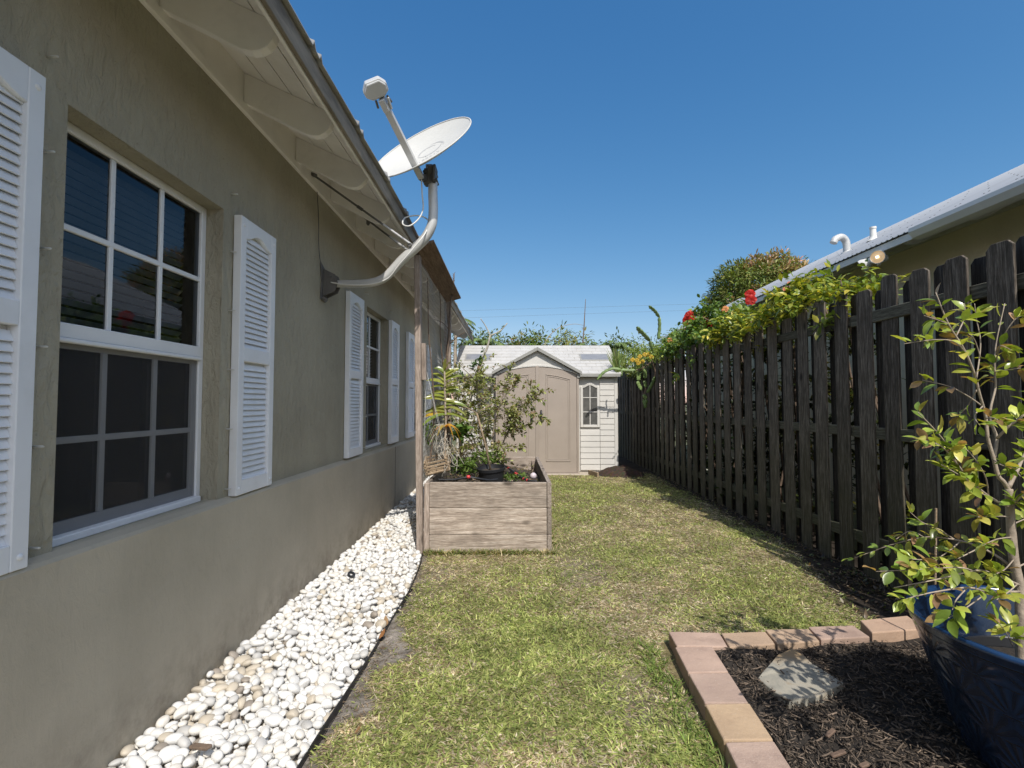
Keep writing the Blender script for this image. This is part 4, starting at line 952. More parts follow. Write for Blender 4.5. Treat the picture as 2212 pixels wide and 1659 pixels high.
# gable roof over the entry
gy0, gy1 = YD-.07, 10.95; pkz = sz(750, gy0); gez = sz(803, gy0); gxa, gxb = at(1063.6, 803, gy0).x, at(1256, 803, gy0).x
m = MB()
for xe in (gxa, gxb):
    m.prism([(xm, gy0, pkz), (xe, gy0, gez), (xe, gy0, gez-.025), (xm, gy0, pkz-.028)], (0, gy1-gy0, 0))
m.build('entry_roof', M['shedroof'], rf)
m = MB()
for xe in (gxa, gxb):
    dx = 1 if xe > xm else -1
    m.prism([(xm, gy0-.012, pkz+.006), (xe+dx*.012, gy0-.012, gez+.004), (xe+dx*.012, gy0-.012, gez-.060), (xm, gy0-.012, pkz-.065)], (0, .05, 0))
m.build('barge_board', M['shedtrim'], rf, bevel=.003)
for xe in (gxa+.05, gxb-.05): MB().box(xe-.03, xe+.03, YD-.03, YD+.04, gez-.12, gez-.03).build('eave_bracket', M['shedtrim'], rf, bevel=.006)
o = MB().box(x0-.05, x1+.05, YD-.14, 12.4, -.05, .012).build('concrete_pad', M['concrete'], None, bevel=.004, origin=(xc, 11, 0)); setp(o, 'thin tan concrete pad under the garden shed', 'slab')
# mound of soil with a timber edge right of the shed
c0 = Vector((2.02, 9.83, 0)); n = 34; V = []; T = []
for j in range(n+1):
    for i in range(n+1):
        a, b = i/n*2-1, j/n*2-1; r2 = min(1, a*a+b*b); h_ = .17*(1-r2)**.8+.02*math.sin(a*9)*math.cos(b*8)*(1-r2)+random.uniform(0, .025)*(1-r2)
        V.append((c0.x+.12+a*.50, c0.y-.15+b*.30, h_-.012)); T.append([c*random.uniform(.7, 1.3) for c in (.05, .036, .027)])
Fq = [(j*(n+1)+i, j*(n+1)+i+1, (j+1)*(n+1)+i+1, (j+1)*(n+1)+i) for j in range(n) for i in range(n)]
o = npmesh('soil_mound', np.array(V), [np.array(Fq)], M['soil'], tint=np.array(T), origin=(c0.x+.12, c0.y-.15, 0)); setp(o, 'small dark heap of soil at the foot of the shed by the fence', 'soil heap')
p, q = at(1272, 1016, 9.72), at(1292, 1027, 9.36); p.z = q.z = 0
o = MB().bar(p+Vector((0, 0, .045)), q+Vector((0, 0, .045)), .035, .10).build('edging_board', M['slat'], None, bevel=.003, origin=p); setp(o, 'short tan board edging the soil heap beside the shed', 'board')
# ================================================================== FENCE
fen = thing('wooden_fence', 'tall dark weathered picket fence running along the right side of the lawn', 'fence', (2.9, 6.5, 0))
def picket(x, y, z1, wd, side, lean):
    th = .017; y0, y1 = y-wd/2, y+wd/2; cc = .028+random.uniform(-.004, .006)
    prof = [(y0, -.04), (y1, -.04), (y1, z1-cc-random.uniform(0, .01)), (y1-cc, z1), (y0+cc, z1-random.uniform(0, .006)), (y0, z1-cc)]
    m = MB(); lx = lean
    a = [(x+lx*z*.02, yy+lean*.03*z, z) for yy, z in prof]
    m.prism(a, (th, 0, 0)); return m.build('picket', M['fenceshade'] if side else M['fence'], fen, bevel=.003)
ftop = lambda y: 2.385-.006*y if y > 4.5 else 2.40-.02*(y-2.5)*.6
y = 1.2; fy_ = []
while y < 14.6:
    fy_.append(y); picket(2.905, y, ftop(y)+random.uniform(-.045, .025), .166+random.uniform(-.012, .006), 0, random.gauss(0, .45))
    y += .288+random.uniform(-.016, .016)
for a_, b_ in zip(fy_[:-1], fy_[1:]):
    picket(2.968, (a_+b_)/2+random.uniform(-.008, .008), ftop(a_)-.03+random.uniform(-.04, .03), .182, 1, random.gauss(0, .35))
for z in (2.11, 1.17, .29):
    y = -.6
    while y < 14: MB().box(2.9225, 2.962, y+.002, y+2.398, z-.045+random.uniform(-.008, .008), z+.045).build('rail', M['fencerail'], fen, bevel=.004); y += 2.4
# ================================================================== NEIGHBOUR'S HOUSE
nb = thing('neighbour_house', 'beige stucco house with a pale corrugated metal roof beyond the fence', 'house', (4.7, 6, 0))
NE, NZ, SL = 4.0, 3.14, .497; NA, NBY = -3.0, 13.2
m = MB(); m.box(4.62, 4.7, NA, NBY-.3, 0, 3.42); m.build('wall', M['nstucco'], nb)
MB().box(4.7, 12.0, NBY-.4, NBY-.3, 0, 3.3).build('end_wall', M['nstucco'], nb)
roof_n = roof_sheet(NE, NZ, 8.2, NZ+SL*4.2, NA, NBY, .076, .038, 0, .012, M['nroof'], nb, thick=.006)
MB().poly([(8.2, NA, NZ+SL*4.2), (8.2, NBY, NZ+SL*4.2), (12.4, NBY, NZ), (12.4, NA, NZ)]).build('rear_slope', M['nroof'], nb)
m = MB(); yy = NA+.3
while yy < NBY-.2:
    for dx in (.12, .55, .60, 1.2, 1.8, 2.4, 3.0):
        x = NE+dx; m.lathe([(.009, 0), (.009, .006), (0, .006)], 6, (x, yy+.038, NZ+SL*dx+.009), (-.4, 0, 1))
    yy += .304
m.build('roof_screws', M['darkmetal'], roof_n)
MB().prism([(NE+.02, NA, NZ-.012), (NE+.045, NA, NZ-.004), (NE+.045, NA, NZ-.085), (NE+.02, NA, NZ-.085)], (0, NBY-NA, 0)).build('fascia', M['white'], nb)
MB().prism([(NE+.046, NA, NZ-.03), (4.62, NA, NZ+SL*.62-.03), (4.62, NA, NZ+SL*.62-.015), (NE+.046, NA, NZ-.015)], (0, NBY-NA, 0)).build('soffit', M['white'], nb)
MB().box(4.59, 4.62, NA, NBY-.3, 3.2, 3.33).build('frieze_board', M['white'], nb)
y = NA+.4
while y < NBY-.3:
    pr = [(4.59, 3.24), (4.35, 3.12), (4.26, 3.085), (4.19, 3.08), (4.12, 3.10), (4.08, 3.14), (4.07, NZ+SL*.07-.03), (4.59, NZ+SL*.59-.03)]
    MB().prism([(x, y-.02, z) for x, z in pr], (0, .04, 0)).build('rafter_tail', M['white'], nb, bevel=.003); y += .70
g0, g1 = NA, 4.74
pr = [(NE-.10, NZ-.02), (NE-.105, NZ-.06), (NE-.07, NZ-.115), (NE-.03, NZ-.13), (NE+.018, NZ-.13), (NE+.018, NZ-.02), (NE+.012, NZ-.02), (NE+.012, NZ-.122), (NE-.03, NZ-.122), (NE-.065, NZ-.108), (NE-.097, NZ-.058), (NE-.093, NZ-.02)]
MB().prism([(x, g0, z) for x, z in pr], (0, g1-g0, 0)).build('gutter', M['white'], nb)
MB().prism([(x, g1, z) for x, z in pr[:6]], (0, .004, 0)).build('gutter_end', M['white'], nb)
# roof vents
p = Vector((5.44, 7.85, NZ+SL*1.44))
m = MB(); gp = smooth_path([p+Vector((0, 0, -.05)), p+Vector((0, 0, .10)), p+Vector((-.02, 0, .19)), p+Vector((-.10, -.02, .24)), p+Vector((-.20, -.03, .20)), p+Vector((-.235, -.03, .14))], 5); m.tube(gp, .055, 14)
m.lathe([(.13, 0), (.08, .03), (.067, .05)], 14, p+Vector((0, 0, -.03)), (-.4, 0, 1)); m.build('gooseneck_vent', M['galv'], nb, auto=50)
p = Vector((5.5, 7.35, NZ+SL*1.5)); MB().lathe([(.09, -.02), (.05, .03), (.045, .06), (.04, .17), (.046, .17), (.046, .20), (.0, .20)], 14, p).build('vent_pipe', M['white'], nb, auto=50)
# floodlight
fl = thing('floodlight', 'white twin head floodlight with one glowing lamp under the neighbouring eave', 'floodlight', wx(1893, 560, 4.02))
b = wx(1900, 569, 4.05)
MB().lathe([(0, 0), (.06, 0), (.06, .03), (.03, .05), (0, .05)], 16, b+Vector((.03, 0, .07)), (-.2, -.2, -1)).tube([b+Vector((.03, 0, .06)), b+Vector((0, 0, 0)), b+Vector((-.02, -.01, -.02))], .018, 8).build('base', M['white'], fl, smooth=True)
def lamp(c, ax, lit):
    ax = Vector(ax).normalized()
    o = MB().lathe([(0, -.16), (.028, -.155), (.034, -.09), (.052, -.055), (.072, -.01), (.072, .012), (.066, .012), (.064, -.002), (.0, -.012)], 22, c, ax).build('lamp_head', M['white'], fl, smooth=False, auto=45)
    MB().lathe([(.0, .012), (.03, .009), (.064, .0), (.064, -.006)], 22, c, ax).build('lens', M['lens'] if lit else M['white'], o, smooth=True)
    if lit:
        s_ = ax.orthogonal().normalized(); MB().obox(c+ax*.016, s_*.014+Vector((0, 0, .01)), Vector((0, .004, .01)), ax*.002).build('filament', M['filament'], o)
lamp(wx(1896, 555, 3.97), (-.75, -.62, -.22), True)
lamp(wx(1864, 574, 3.97), (-.55, .55, -.45), False)
# ================================================================== GROUND
m = MB(); m.poly([(-300, -300, -.03), (300, -300, -.03), (300, 600, -.03), (-300, 600, -.03)])
gm = simple('far_ground', (.10, .105, .05), .95, var=.4, vscale=.6)
o = m.build('ground', gm); setp(o, kind='structure')
EDGE = [(-.87, -1), (-.85, .6), (-.835, 1.5), (-.813, 1.956), (-.79, 2.475), (-.778, 3.0), (-.762, 3.4), (-.755, 3.717), (-.775, 4.05), (-.80, 4.408), (-.835, 4.75), (-.86, 5.5), (-.88, 7), (-.90, 9.6)]
ex_ = np.array([e[0] for e in EDGE]); ey__ = np.array([e[1] for e in EDGE])
edge_x = lambda y: np.interp(y, ey__, ex_)
def vnoise(x, y, seed, sc):
    """smooth value noise, vectorised"""
    g = np.random.default_rng(seed).random((64, 64)); X = np.asarray(x)*sc; Y = np.asarray(y)*sc
    xi = np.floor(X).astype(int); yi = np.floor(Y).astype(int); fx = X-xi; fy = Y-yi; fx = fx*fx*(3-2*fx); fy = fy*fy*(3-2*fy)
    a = g[xi % 64, yi % 64]; b = g[(xi+1) % 64, yi % 64]; c = g[xi % 64, (yi+1) % 64]; d = g[(xi+1) % 64, (yi+1) % 64]
    return (a*(1-fx)+b*fx)*(1-fy)+(c*(1-fx)+d*fx)*fy
def grass_density(x, y):
    n1 = vnoise(x, y, 1, 3.2); n2 = vnoise(x, y, 2, 9)
    de = x-edge_x(y)
    n3 = vnoise(x, y, 4, 4.3); g = np.clip((de-.30*np.clip(n3-.30, 0, 1)*(.5+n2))/(.04+.06*n2), 0, 1)                       # sandy band beside the edging
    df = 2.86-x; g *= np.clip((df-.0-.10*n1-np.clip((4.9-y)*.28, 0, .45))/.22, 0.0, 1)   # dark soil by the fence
    g *= np.where((y > 2.86) & (y < 3.25) & (x > 1.1), np.clip((y-2.9-.25*n1)/.2, .12, 1), 1)
    g *= np.clip((10.0-y)/.15, 0, 1)
    bare = np.clip((vnoise(x, y, 3, 1.7)-.70)*3.0, 0, .45); g *= 1-bare
    return g
# lawn bed sheet
x0_, x1_, y0_, y1_, st = -.9, 3.3, -1.0, 13.0, .045
nx = int((x1_-x0_)/st); ny = int((y1_-y0_)/st)
gx, gy = np.meshgrid(np.linspace(x0_, x1_, nx+1), np.linspace(y0_, y1_, ny+1)); gxf, gyf = gx.ravel(), gy.ravel()
gz = .012*vnoise(gxf, gyf, 5, 1.3)+.010*vnoise(gxf, gyf, 6, 6)+RNG.uniform(0, .004, gxf.shape)-.012
de = gxf-edge_x(gyf); gz = np.where(de < 0, -.025, gz)
gd = grass_density(gxf, gyf)
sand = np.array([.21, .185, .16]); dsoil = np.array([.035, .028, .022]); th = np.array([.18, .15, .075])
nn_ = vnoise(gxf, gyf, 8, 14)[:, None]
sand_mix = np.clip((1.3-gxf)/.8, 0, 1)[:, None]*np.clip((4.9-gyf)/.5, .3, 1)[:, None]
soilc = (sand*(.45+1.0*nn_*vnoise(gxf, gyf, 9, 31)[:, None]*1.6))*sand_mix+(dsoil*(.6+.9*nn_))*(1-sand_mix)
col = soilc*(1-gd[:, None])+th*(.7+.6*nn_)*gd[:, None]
idx = np.arange((nx+1)*(ny+1)).reshape(ny+1, nx+1)
Fq = np.stack([idx[:-1, :-1], idx[:-1, 1:], idx[1:, 1:], idx[1:, :-1]], -1).reshape(-1, 4)
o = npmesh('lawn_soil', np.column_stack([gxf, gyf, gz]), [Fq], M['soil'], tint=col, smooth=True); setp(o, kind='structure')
# grass blades
def in_obst(x, y):
    b = (x > bx0-.02) & (x < bx1+.0) & (y > by0-.01) & (y < by1+.01)
    b |= (x > .80+.05*(y-1.8)/.9) & (y < 2.95) & (x > .82)
    b |= (x > x0-.05) & (x < x1+.05) & (y > 9.66)
    return b
def blades(n, ya, yb, L, W, seed):
    r = np.random.default_rng(seed)
    x = r.uniform(-.86, 2.95, n*2); y = r.uniform(ya, yb, n*2)
    keep = (r.random(n*2) < grass_density(x, y)) & ~in_obst(x, y) & (np.abs(x) < y*1.1+.6)
    x, y = x[keep][:n], y[keep][:n]; k = len(x)
    # tussock pull
    tx = r.normal(0, .010, k); ty = r.normal(0, .010, k)
    z = .012*vnoise(x, y, 5, 1.3)+.010*vnoise(x, y, 6, 6)-.010
    a = r.uniform(0, 2*np.pi, k); lift = np.clip(r.normal(.34, .30, k), .03, 1.2)
    D = np.column_stack([np.cos(a), np.sin(a), lift]); N = np.column_stack([-np.cos(a)*.5, -np.sin(a)*.5, np.ones(k)])+r.normal(0, .25, (k, 3))
    ln = r.uniform(*L, k); wd = r.uniform(*W, k)
    dry = vnoise(x, y, 11, 1.1)*.55+vnoise(x, y, 12, 4.5)*.45
    pdry = np.clip(.27+1.4*(dry-.34), .12, .82); isd = r.random(k) < pdry
    pal = np.array([(.265, .305, .085), (.34, .38, .115), (.175, .22, .06), (.43, .44, .165)])[r.integers(0, 4, k)]
    pd = np.array([(.56, .465, .31), (.46, .37, .23), (.63, .55, .40), (.34, .25, .155)])[r.integers(0, 4, k)]
    c = np.where(isd[:, None], pd, pal)*(1+r.normal(0, .20, (k, 1)))*(.72+.5*vnoise(x, y, 13, 7))[:, None]; c = np.clip(c, .01, .9)
    D[isd, 2] *= .45
    return np.column_stack([x+tx, y+ty, z]), D, N, ln, wd, c
GT = np.array([(0, -.5, 0), (0, .5, 0), (.55, -.42, .06), (.55, .42, .06), (1, 0, 0)], dtype=np.float32); GF3 = np.array([(2, 3, 4)]); GF4 = np.array([(0, 1, 3, 2)])
parts = [blades(80000, 1.5, 3.3, (.016, .046), (.0036, .008), 21), blades(66000, 3.3, 5.6, (.02, .05), (.0045, .0085), 22), blades(56000, 5.6, 10.0, (.024, .055), (.006, .011), 23)]
cc = [np.concatenate([p[i] for p in parts]) for i in range(6)]
o = leaves('grass', cc[0], cc[1], cc[2], cc[3], cc[4], cc[5], M['grass'], droop=RNG.uniform(0, .5, len(cc[0])), tmpl=GT, f3=GF3, f4=GF4); setp(o, 'short patchy green and straw coloured lawn grass', 'grass', kind='stuff')
# longer tufts against the bed and edging
def tuft(n, fx, fy, L, seed, cols):
    r = np.random.default_rng(seed); x = fx(r, n); y = fy(r, n); a = r.uniform(0, 2*np.pi, n)
    return np.column_stack([x, y, np.zeros(n)]), np.column_stack([np.cos(a), np.sin(a), r.uniform(.4, 2, n)]), np.column_stack([-np.cos(a), -np.sin(a), np.ones(n)]), r.uniform(*L, n), r.uniform(.004, .008, n), pick(cols, n, .2)
TG = [(.16, .22, .05), (.42, .35, .2), (.13, .19, .04), (.5, .43, .27)]
tp_ = [tuft(1500, lambda r, n: r.uniform(bx0, bx1+.05, n), lambda r, n: by0-np.abs(r.normal(0, .03, n))-.01, (.03, .09), 31, TG), tuft(900, lambda r, n: bx1+np.abs(r.normal(0, .03, n))+.01, lambda r, n: r.uniform(by0, by1, n), (.03, .09), 32, TG),
       tuft(500, lambda r, n: r.uniform(.72, .84, n), lambda r, n: r.uniform(1.6, 2.9, n), (.03, .08), 33, TG[:1]+TG[2:3]), tuft(260, lambda r, n: r.uniform(.95, 2.3, n), lambda r, n: 2.96+np.abs(r.normal(0, .05, n)), (.03, .08), 34, TG)]
cc = [np.concatenate([p[i] for p in tp_]) for i in range(6)]
o = leaves('grass_fringe', *cc, M['grass'], droop=.4, tmpl=GT, f3=GF3, f4=GF4); setp(o, 'longer grass fringe around the raised bed and the paver edging', 'grass', kind='stuff')
# ================================================================== EDGING STRIP + PEBBLES
ep = [(float(edge_x(y))+.004*math.sin(y*5), y) for y in np.arange(-1, 9.6, .12)]
m = MB()
for i in range(len(ep)-1):
    (a, b), (c, d) = ep[i], ep[i+1]
    vs = [(a-.004, b, -.04), (a+.004, b, -.04), (a+.003, b, .022), (a-.003, b, .022), (c-.004, d, -.04), (c+.004, d, -.04), (c+.003, d, .022), (c-.003, d, .022)]
    m._add(vs, [(1, 5, 6, 2), (0, 3, 7, 4), (3, 2, 6, 7)])
o = m.build('lawn_edging', M['blackplastic'], None, smooth=False, origin=(-.8, 3, 0)); setp(o, 'low black plastic edging strip between the white pebbles and the lawn', 'edging')
pb_ = [(float(edge_x(y)), y) for y in np.arange(-1, 9.8, .2)]
m = MB()
for i in range(len(pb_)-1): m.poly([(XB-.06, pb_[i][1], -.012), (pb_[i][0], pb_[i][1], -.012), (pb_[i+1][0], pb_[i+1][1], -.012), (XB-.06, pb_[i+1][1], -.012)])
o = m.build('pebble_ground', simple('pebble_base', (.48, .43, .36), .95, var=.4, vscale=25)); setp(o, kind='structure')
import bmesh
def pebble_shape(seed, sub):
    bm = bmesh.new(); bmesh.ops.create_icosphere(bm, subdivisions=sub, radius=1); r = random.Random(seed)
    ax = [Vector((r.gauss(0, 1), r.gauss(0, 1), r.gauss(0, 1))).normalized() for _ in range(5)]; am = [r.uniform(-.13, .13) for _ in ax]; cl = [r.uniform(.72, .95) for _ in ax]
    for v in bm.verts:
        n = v.co.normalized(); k = 1+sum(a*(n.dot(x))**2 for a, x in zip(am, ax))
        p = n*k
        for x, c_ in zip(ax[:3], cl): 
            dd = p.dot(x)
            if dd > c_: p -= x*(dd-c_)*.75
        v.co = p
    V = np.array([tuple(v.co) for v in bm.verts]); Fa = np.array([[v.index for v in f.verts] for f in bm.faces]); bm.free(); return V, Fa
SH_hi = [pebble_shape(s, 3) for s in range(10)]; SH_lo = [pebble_shape(s, 2) for s in range(10)]
PCOL = [((.66, .65, .63), 'white'), ((.64, .61, .56), 'cream'), ((.47, .415, .335), 'tan'), ((.47, .46, .445), 'greyish'), ((.27, .235, .20), 'dirt stained')]
PW = [.70, .19, .04, .055, .015]
peb = []
def scatter(ya, yb, rlo, rhi, zlo, zhi, tries, sep):
    cell = .05; grid = {}
    rnd = random.Random(int(ya*100)+int(zlo*1000)+5)
    for _ in range(tries):
        y = rnd.uniform(ya, yb); xm_ = float(edge_x(y)); r = rnd.triangular(rlo, rhi, rlo+(rhi-rlo)*.3)
        x = rnd.uniform(XB+r*.75, xm_-r*1.0); key = (int(x/cell), int(y/cell)); ok = True
        for i in (-2, -1, 0, 1, 2):
            for j in (-2, -1, 0, 1, 2):
                for (px, py, pr) in grid.get((key[0]+i, key[1]+j), ()):
                    if (px-x)**2+(py-y)**2 < ((pr+r)*sep)**2: ok = False; break
                if not ok: break
            if not ok: break
        if ok:
            grid.setdefault(key, []).append((x, y, r)); peb.append((x, y, rnd.uniform(zlo, zhi)+r*.15, r, rnd.random(), rnd.random()))
scatter(1.25, 4.0, .014, .030, -.004, .006, 46000, .80); scatter(1.25, 4.0, .017, .036, .016, .034, 13000, .86)
scatter(4.0, 9.5, .015, .030, -.004, .006, 60000, .84); scatter(4.0, 9.5, .018, .034, .016, .030, 16000, .95)
def peb_dist(p): return math.hypot(p[0], p[1])
peb.sort(key=lambda p: (peb_dist(p)/p[3]))
vis = [p for p in peb if p[1] > 1.78 and (p[0]*F/p[1] > -1120)]; visset = set(vis[:300])
rot = lambda: Matrix.Rotation(random.uniform(0, 6.28), 3, 'Z') @ Matrix.Rotation(random.gauss(0, .35), 3, 'X') @ Matrix.Rotation(random.gauss(0, .35), 3, 'Y')
VV, FF, TT, nb_ = [], [], [], 0
shm = {}
tanzone = lambda x, y: vnoise(x, y, 41, 2.2) > .66
for i, p in enumerate(peb):
    x, y, z, r, q, q2 = p
    wts = PW if not tanzone(x, y) else [.38, .34, .18, .05, .05]
    ci = random.choices(range(5), wts)[0]; base = np.array(PCOL[ci][0])*random.uniform(.9, 1.06)
    sc = Vector((r*random.uniform(1.0, 1.45), r*random.uniform(.78, 1.0), r*random.uniform(.55, .85))); k = int(q*10) % 10
    Rm = rot() @ Matrix.Diagonal(sc)
    if p in visset:
        if k not in shm:
            me = bpy.data.meshes.new('pebble'); me.from_pydata([tuple(v) for v in SH_hi[k][0]], [], SH_hi[k][1].tolist()); me.polygons.foreach_set('use_smooth', [True]*len(me.polygons)); me.materials.append(M['pebobj']); shm[k] = me
        o = link('pebble', shm[k]); o.matrix_world = Matrix.Translation((x, y, z)) @ Rm.to_4x4(); o.color = (*[float(min(.9, c)) for c in base], 1)
        nm = PCOL[ci][1]; setp(o, f'smooth rounded {nm} pebble near the front of the strip along the house wall', 'pebble', f'{nm} pebbles along the house wall')
    else:
        V, Fa = (SH_hi if y < 1.2 else SH_lo)[k]
        VV.append(V @ np.array(Rm).T+np.array([x, y, z])); FF.append(Fa+nb_); nb_ += len(V); TT.append(np.tile(base, (len(V), 1)))
o = npmesh('pebble_strip', np.concatenate(VV), [np.concatenate(FF)], M['pebattr'], tint=np.clip(np.concatenate(TT), 0, .9), smooth=True); setp(o, 'bed of white river pebbles filling the strip between wall and lawn', 'pebbles', kind='stuff')
print('pebbles', len(peb))
def chip(name, label, cat, p, dx, dy, dz, rz, mat, tilt=.2):
    c, s = math.cos(rz), math.sin(rz)
    o = MB().obox(p, (dx*c, dx*s, dx*tilt), (-dy*s, dy*c, 0), (-dz*tilt*c, -dz*tilt*s, dz)).build(name, mat, None, bevel=min(dx, dy, dz)*.5, origin=p); return setp(o, label, cat)
chip('wood_chip', 'dark brown wood chip lying on the near pebbles', 'wood chip', gnd(433, 1613, .075), .05, .014, .006, -.4, M['twig'])
p = gnd(758, 1243, .07); o = MB().lathe([(.018, 0), (.03, 0), (.03, .016), (.018, .016), (.018, 0)], 14, p, (.5, -.3, 1)).build('black_ring', M['blackplastic'], None, origin=p); setp(o, 'small black plastic ring lying on the pebbles', 'ring')
# fallen leaves
def one_leaf(p, L, wd, rz, col, label, lift=.15):
    o = leaves('fallen_leaf', [tuple(p)], [(math.cos(rz), math.sin(rz), lift)], [(0.1, .3, 1)], L*.7, wd*.7, [[x*.8 for x in col]], M['leaf'], droop=-.45, origin=p); setp(o, label, 'leaf', 'fallen leaves')
for u, v, rz, c, lb, L in ((819, 1380, 1.2, (.36, .17, .07), 'curled brown fallen leaf by the black edging halfway along the pebbles', .09), (835, 1352, 2.0, (.40, .25, .13), 'tan curled fallen leaf on the sand just above the brown one', .10), (1505, 1181, .4, (.34, .18, .09), 'brown fallen leaf in the middle of the sunny lawn', .06),
                           (1496, 1286, .1, (.40, .28, .17), 'pale tan fallen leaf on the lawn above the corner paver', .06), (1748, 1222, .8, (.62, .36, .05), 'orange yellow fallen leaf near the fence shadow', .05), (1512, 1101, .3, (.62, .38, .06), 'orange fallen leaf at the edge of the fence shadow farther away', .05), (1822, 1303, 1.5, (.50, .45, .36), 'pale dead leaf on the bare soil behind the pavers', .06), (766, 1585, .9, (.36, .2, .1), 'small reddish leaf on the sand beside the nearest edging', .05)):
    one_leaf(gnd(u, v, .035), L, L*.45, rz, c, lb)
# dry litter on the bare sand and the dark soil below the fence
r = np.random.default_rng(77); k = 1300; y = r.uniform(1.6, 4.7, k); x = edge_x(y)+np.abs(r.normal(.03, .09, k))+.012; a = r.uniform(0, 6.28, k)
o = leaves('straw_litter', np.column_stack([x, y, np.full(k, .004)]), np.column_stack([np.cos(a), np.sin(a), r.uniform(0, .25, k)]), np.column_stack([r.normal(0, .2, k), r.normal(0, .2, k), np.ones(k)]), r.uniform(.012, .045, k), r.uniform(.002, .005, k), pick([(.42, .34, .22), (.30, .22, .14), (.18, .13, .09), (.24, .28, .08)], k, .25), M['grass'], droop=.1, tmpl=GT, f3=GF3, f4=GF4); setp(o, 'dry straw litter on the bare sand beside the edging', 'litter', kind='stuff')
k = 3800; y = r.uniform(2.6, 10, k); x = 2.95-np.abs(r.normal(0, .22, k)); q_ = r.random(k) < .3; y = np.where(q_, r.uniform(2.95, 4.2, k), y); x = np.where(q_, r.uniform(1.5, 2.95, k), x); q2_ = (x < 2.95-(4.6-y)*.55); x = np.where(q_ & q2_, 2.9-np.abs(r.normal(0, .2, k)), x); a = r.uniform(0, 6.28, k)
o = leaves('leaf_litter', np.column_stack([x, y, r.uniform(0, .012, k)]), np.column_stack([np.cos(a), np.sin(a), r.normal(.05, .2, k)]), np.column_stack([r.normal(0, .3, k), r.normal(0, .3, k), np.ones(k)]), r.uniform(.012, .05, k), r.uniform(.006, .02, k), pick([(.10, .07, .045), (.055, .042, .03), (.17, .12, .075), (.03, .024, .02), (.10, .12, .04)], k, .3), M['leaf'], droop=r.normal(0, .4, k)); setp(o, 'dark leaf litter on the soil along the foot of the fence', 'litter', kind='stuff')
# ================================================================== PAVERS
def paver(pts, h, col, label):
    c = sum((Vector((x, y, 0)) for x, y in pts), Vector())/4
    m = MB(); inn = [c+(Vector((x, y, 0))-c)*.985 for x, y in pts]
    m.prism([(p.x, p.y, -.03) for p in inn], (0, 0, h+.03)); o = m.build('paver', M['paver'], None, bevel=.007, seg=2, origin=c); o.color = (*col, 1)
    for v in o.data.vertices: v.co += Vector((random.gauss(0, .002), random.gauss(0, .002), random.gauss(0, .002)))
    return setp(o, label, 'paver', 'pink and tan pavers edging the mulch bed')
PK, TN, PT = (.385, .285, .235), (.42, .305, .215), (.40, .29, .235)
col_o = lambda y: .82+(y-1.756)*.078; col_i = lambda y: 1.018+(y-1.756)*.085
ysj = [1.50, 1.752, 1.995, 2.236, 2.480, 2.738]
labs = ['pink paver at the bottom edge of the photo, nearest in the left edging column', 'tan orange paver, second nearest in the left edging column', 'pink paver, third from the camera in the left edging column', 'pinkish paver just below the corner paver of the edging']
cl_ = [PK, (.425, .31, .205), PK, PT]
for i in range(5):
    a, b = ysj[i], ysj[i+1]-.003
    lb = (['pink paver of the left edging column below the picture edge']+labs)[i]
    paver([(col_o(a), a), (col_i(a), a), (col_i(b), b), (col_o(b), b)], .08, ([PK]+cl_)[i], lb)
paver([(.905, 2.742), (1.19, 2.735), (1.215, 2.905), (.915, 2.91)], .08, PT, 'pink corner paver where the edging column meets the back row')
rowx = [(1.196, 1.22), (1.475, 1.49), (1.735, 1.76), (2.04, 2.05)]; rl = ['tan paver next to the corner in the back row of the edging', 'orange tan paver in the middle of the back row, dappled by leaf shadows', 'pinkish paver, third after the corner in the back row']
for i in range(3):
    (a, a2), (b, b2) = rowx[i], rowx[i+1]; ya = 2.735+(a-1.19)*.115; yb_ = 2.735+(b-1.19)*.115
    paver([(a, ya), (b-.003, yb_), (b2-.003, yb_+.155), (a2, ya+.165)], .078+.004*i, [TN, TN, PT][i], rl[i])
paver([(2.06, 2.855), (2.42, 2.90), (2.45, 3.08), (2.10, 3.01)], .10, (.43, .30, .22), 'large pale paver at the end of the back row beside the blue pot')
paver([(2.46, 2.90), (2.75, 2.93), (2.78, 3.09), (2.49, 3.07)], .08, PK, 'pink paver hidden behind the blue pot')
# ================================================================== MULCH BED
r_ = np.random.default_rng(55)
n = 90; gx, gy = np.meshgrid(np.linspace(.93, 3.0, n), np.linspace(.8, 2.93, n)); X_, Y_ = gx.ravel(), gy.ravel()
mz = lambda x, y: .035+.03*vnoise(x, y, 61, 4)+.018*vnoise(x, y, 62, 11)
idx = np.arange(n*n).reshape(n, n); Fq = np.stack([idx[:-1, :-1], idx[:-1, 1:], idx[1:, 1:], idx[1:, :-1]], -1).reshape(-1, 4)
o = npmesh('mulch_ground', np.column_stack([X_, Y_, mz(X_, Y_)-.012]), [Fq], M['mulchbase'], smooth=True); setp(o, kind='structure')
k = 15000; x = r_.uniform(.98, 2.95, k); y = r_.uniform(1.35, 2.90, k); ok = (x > col_i(y)+.015) & (y < 2.72+(x-1.19)*.115-.01); x, y = x[ok], y[ok]; k = len(x)
L = r_.gamma(2.2, .011, k).clip(.008, .07); W = r_.uniform(.0015, .006, k)*(1+L*6); a = r_.uniform(0, np.pi*2, k); z = mz(x, y)+r_.uniform(-.008, .016, k)
D = np.column_stack([np.cos(a), np.sin(a), r_.normal(0, .28, k)]); Nv = np.column_stack([r_.normal(0, .5, k), r_.normal(0, .5, k), np.ones(k)])
BT = np.array([(-.5, -.5, -.3), (-.5, .5, -.3), (-.5, 0, .35), (.0, -.55, -.1), (.0, .55, -.1), (0, 0, .6), (.5, -.35, -.3), (.5, .35, -.3), (.5, 0, .2)], dtype=np.float32)
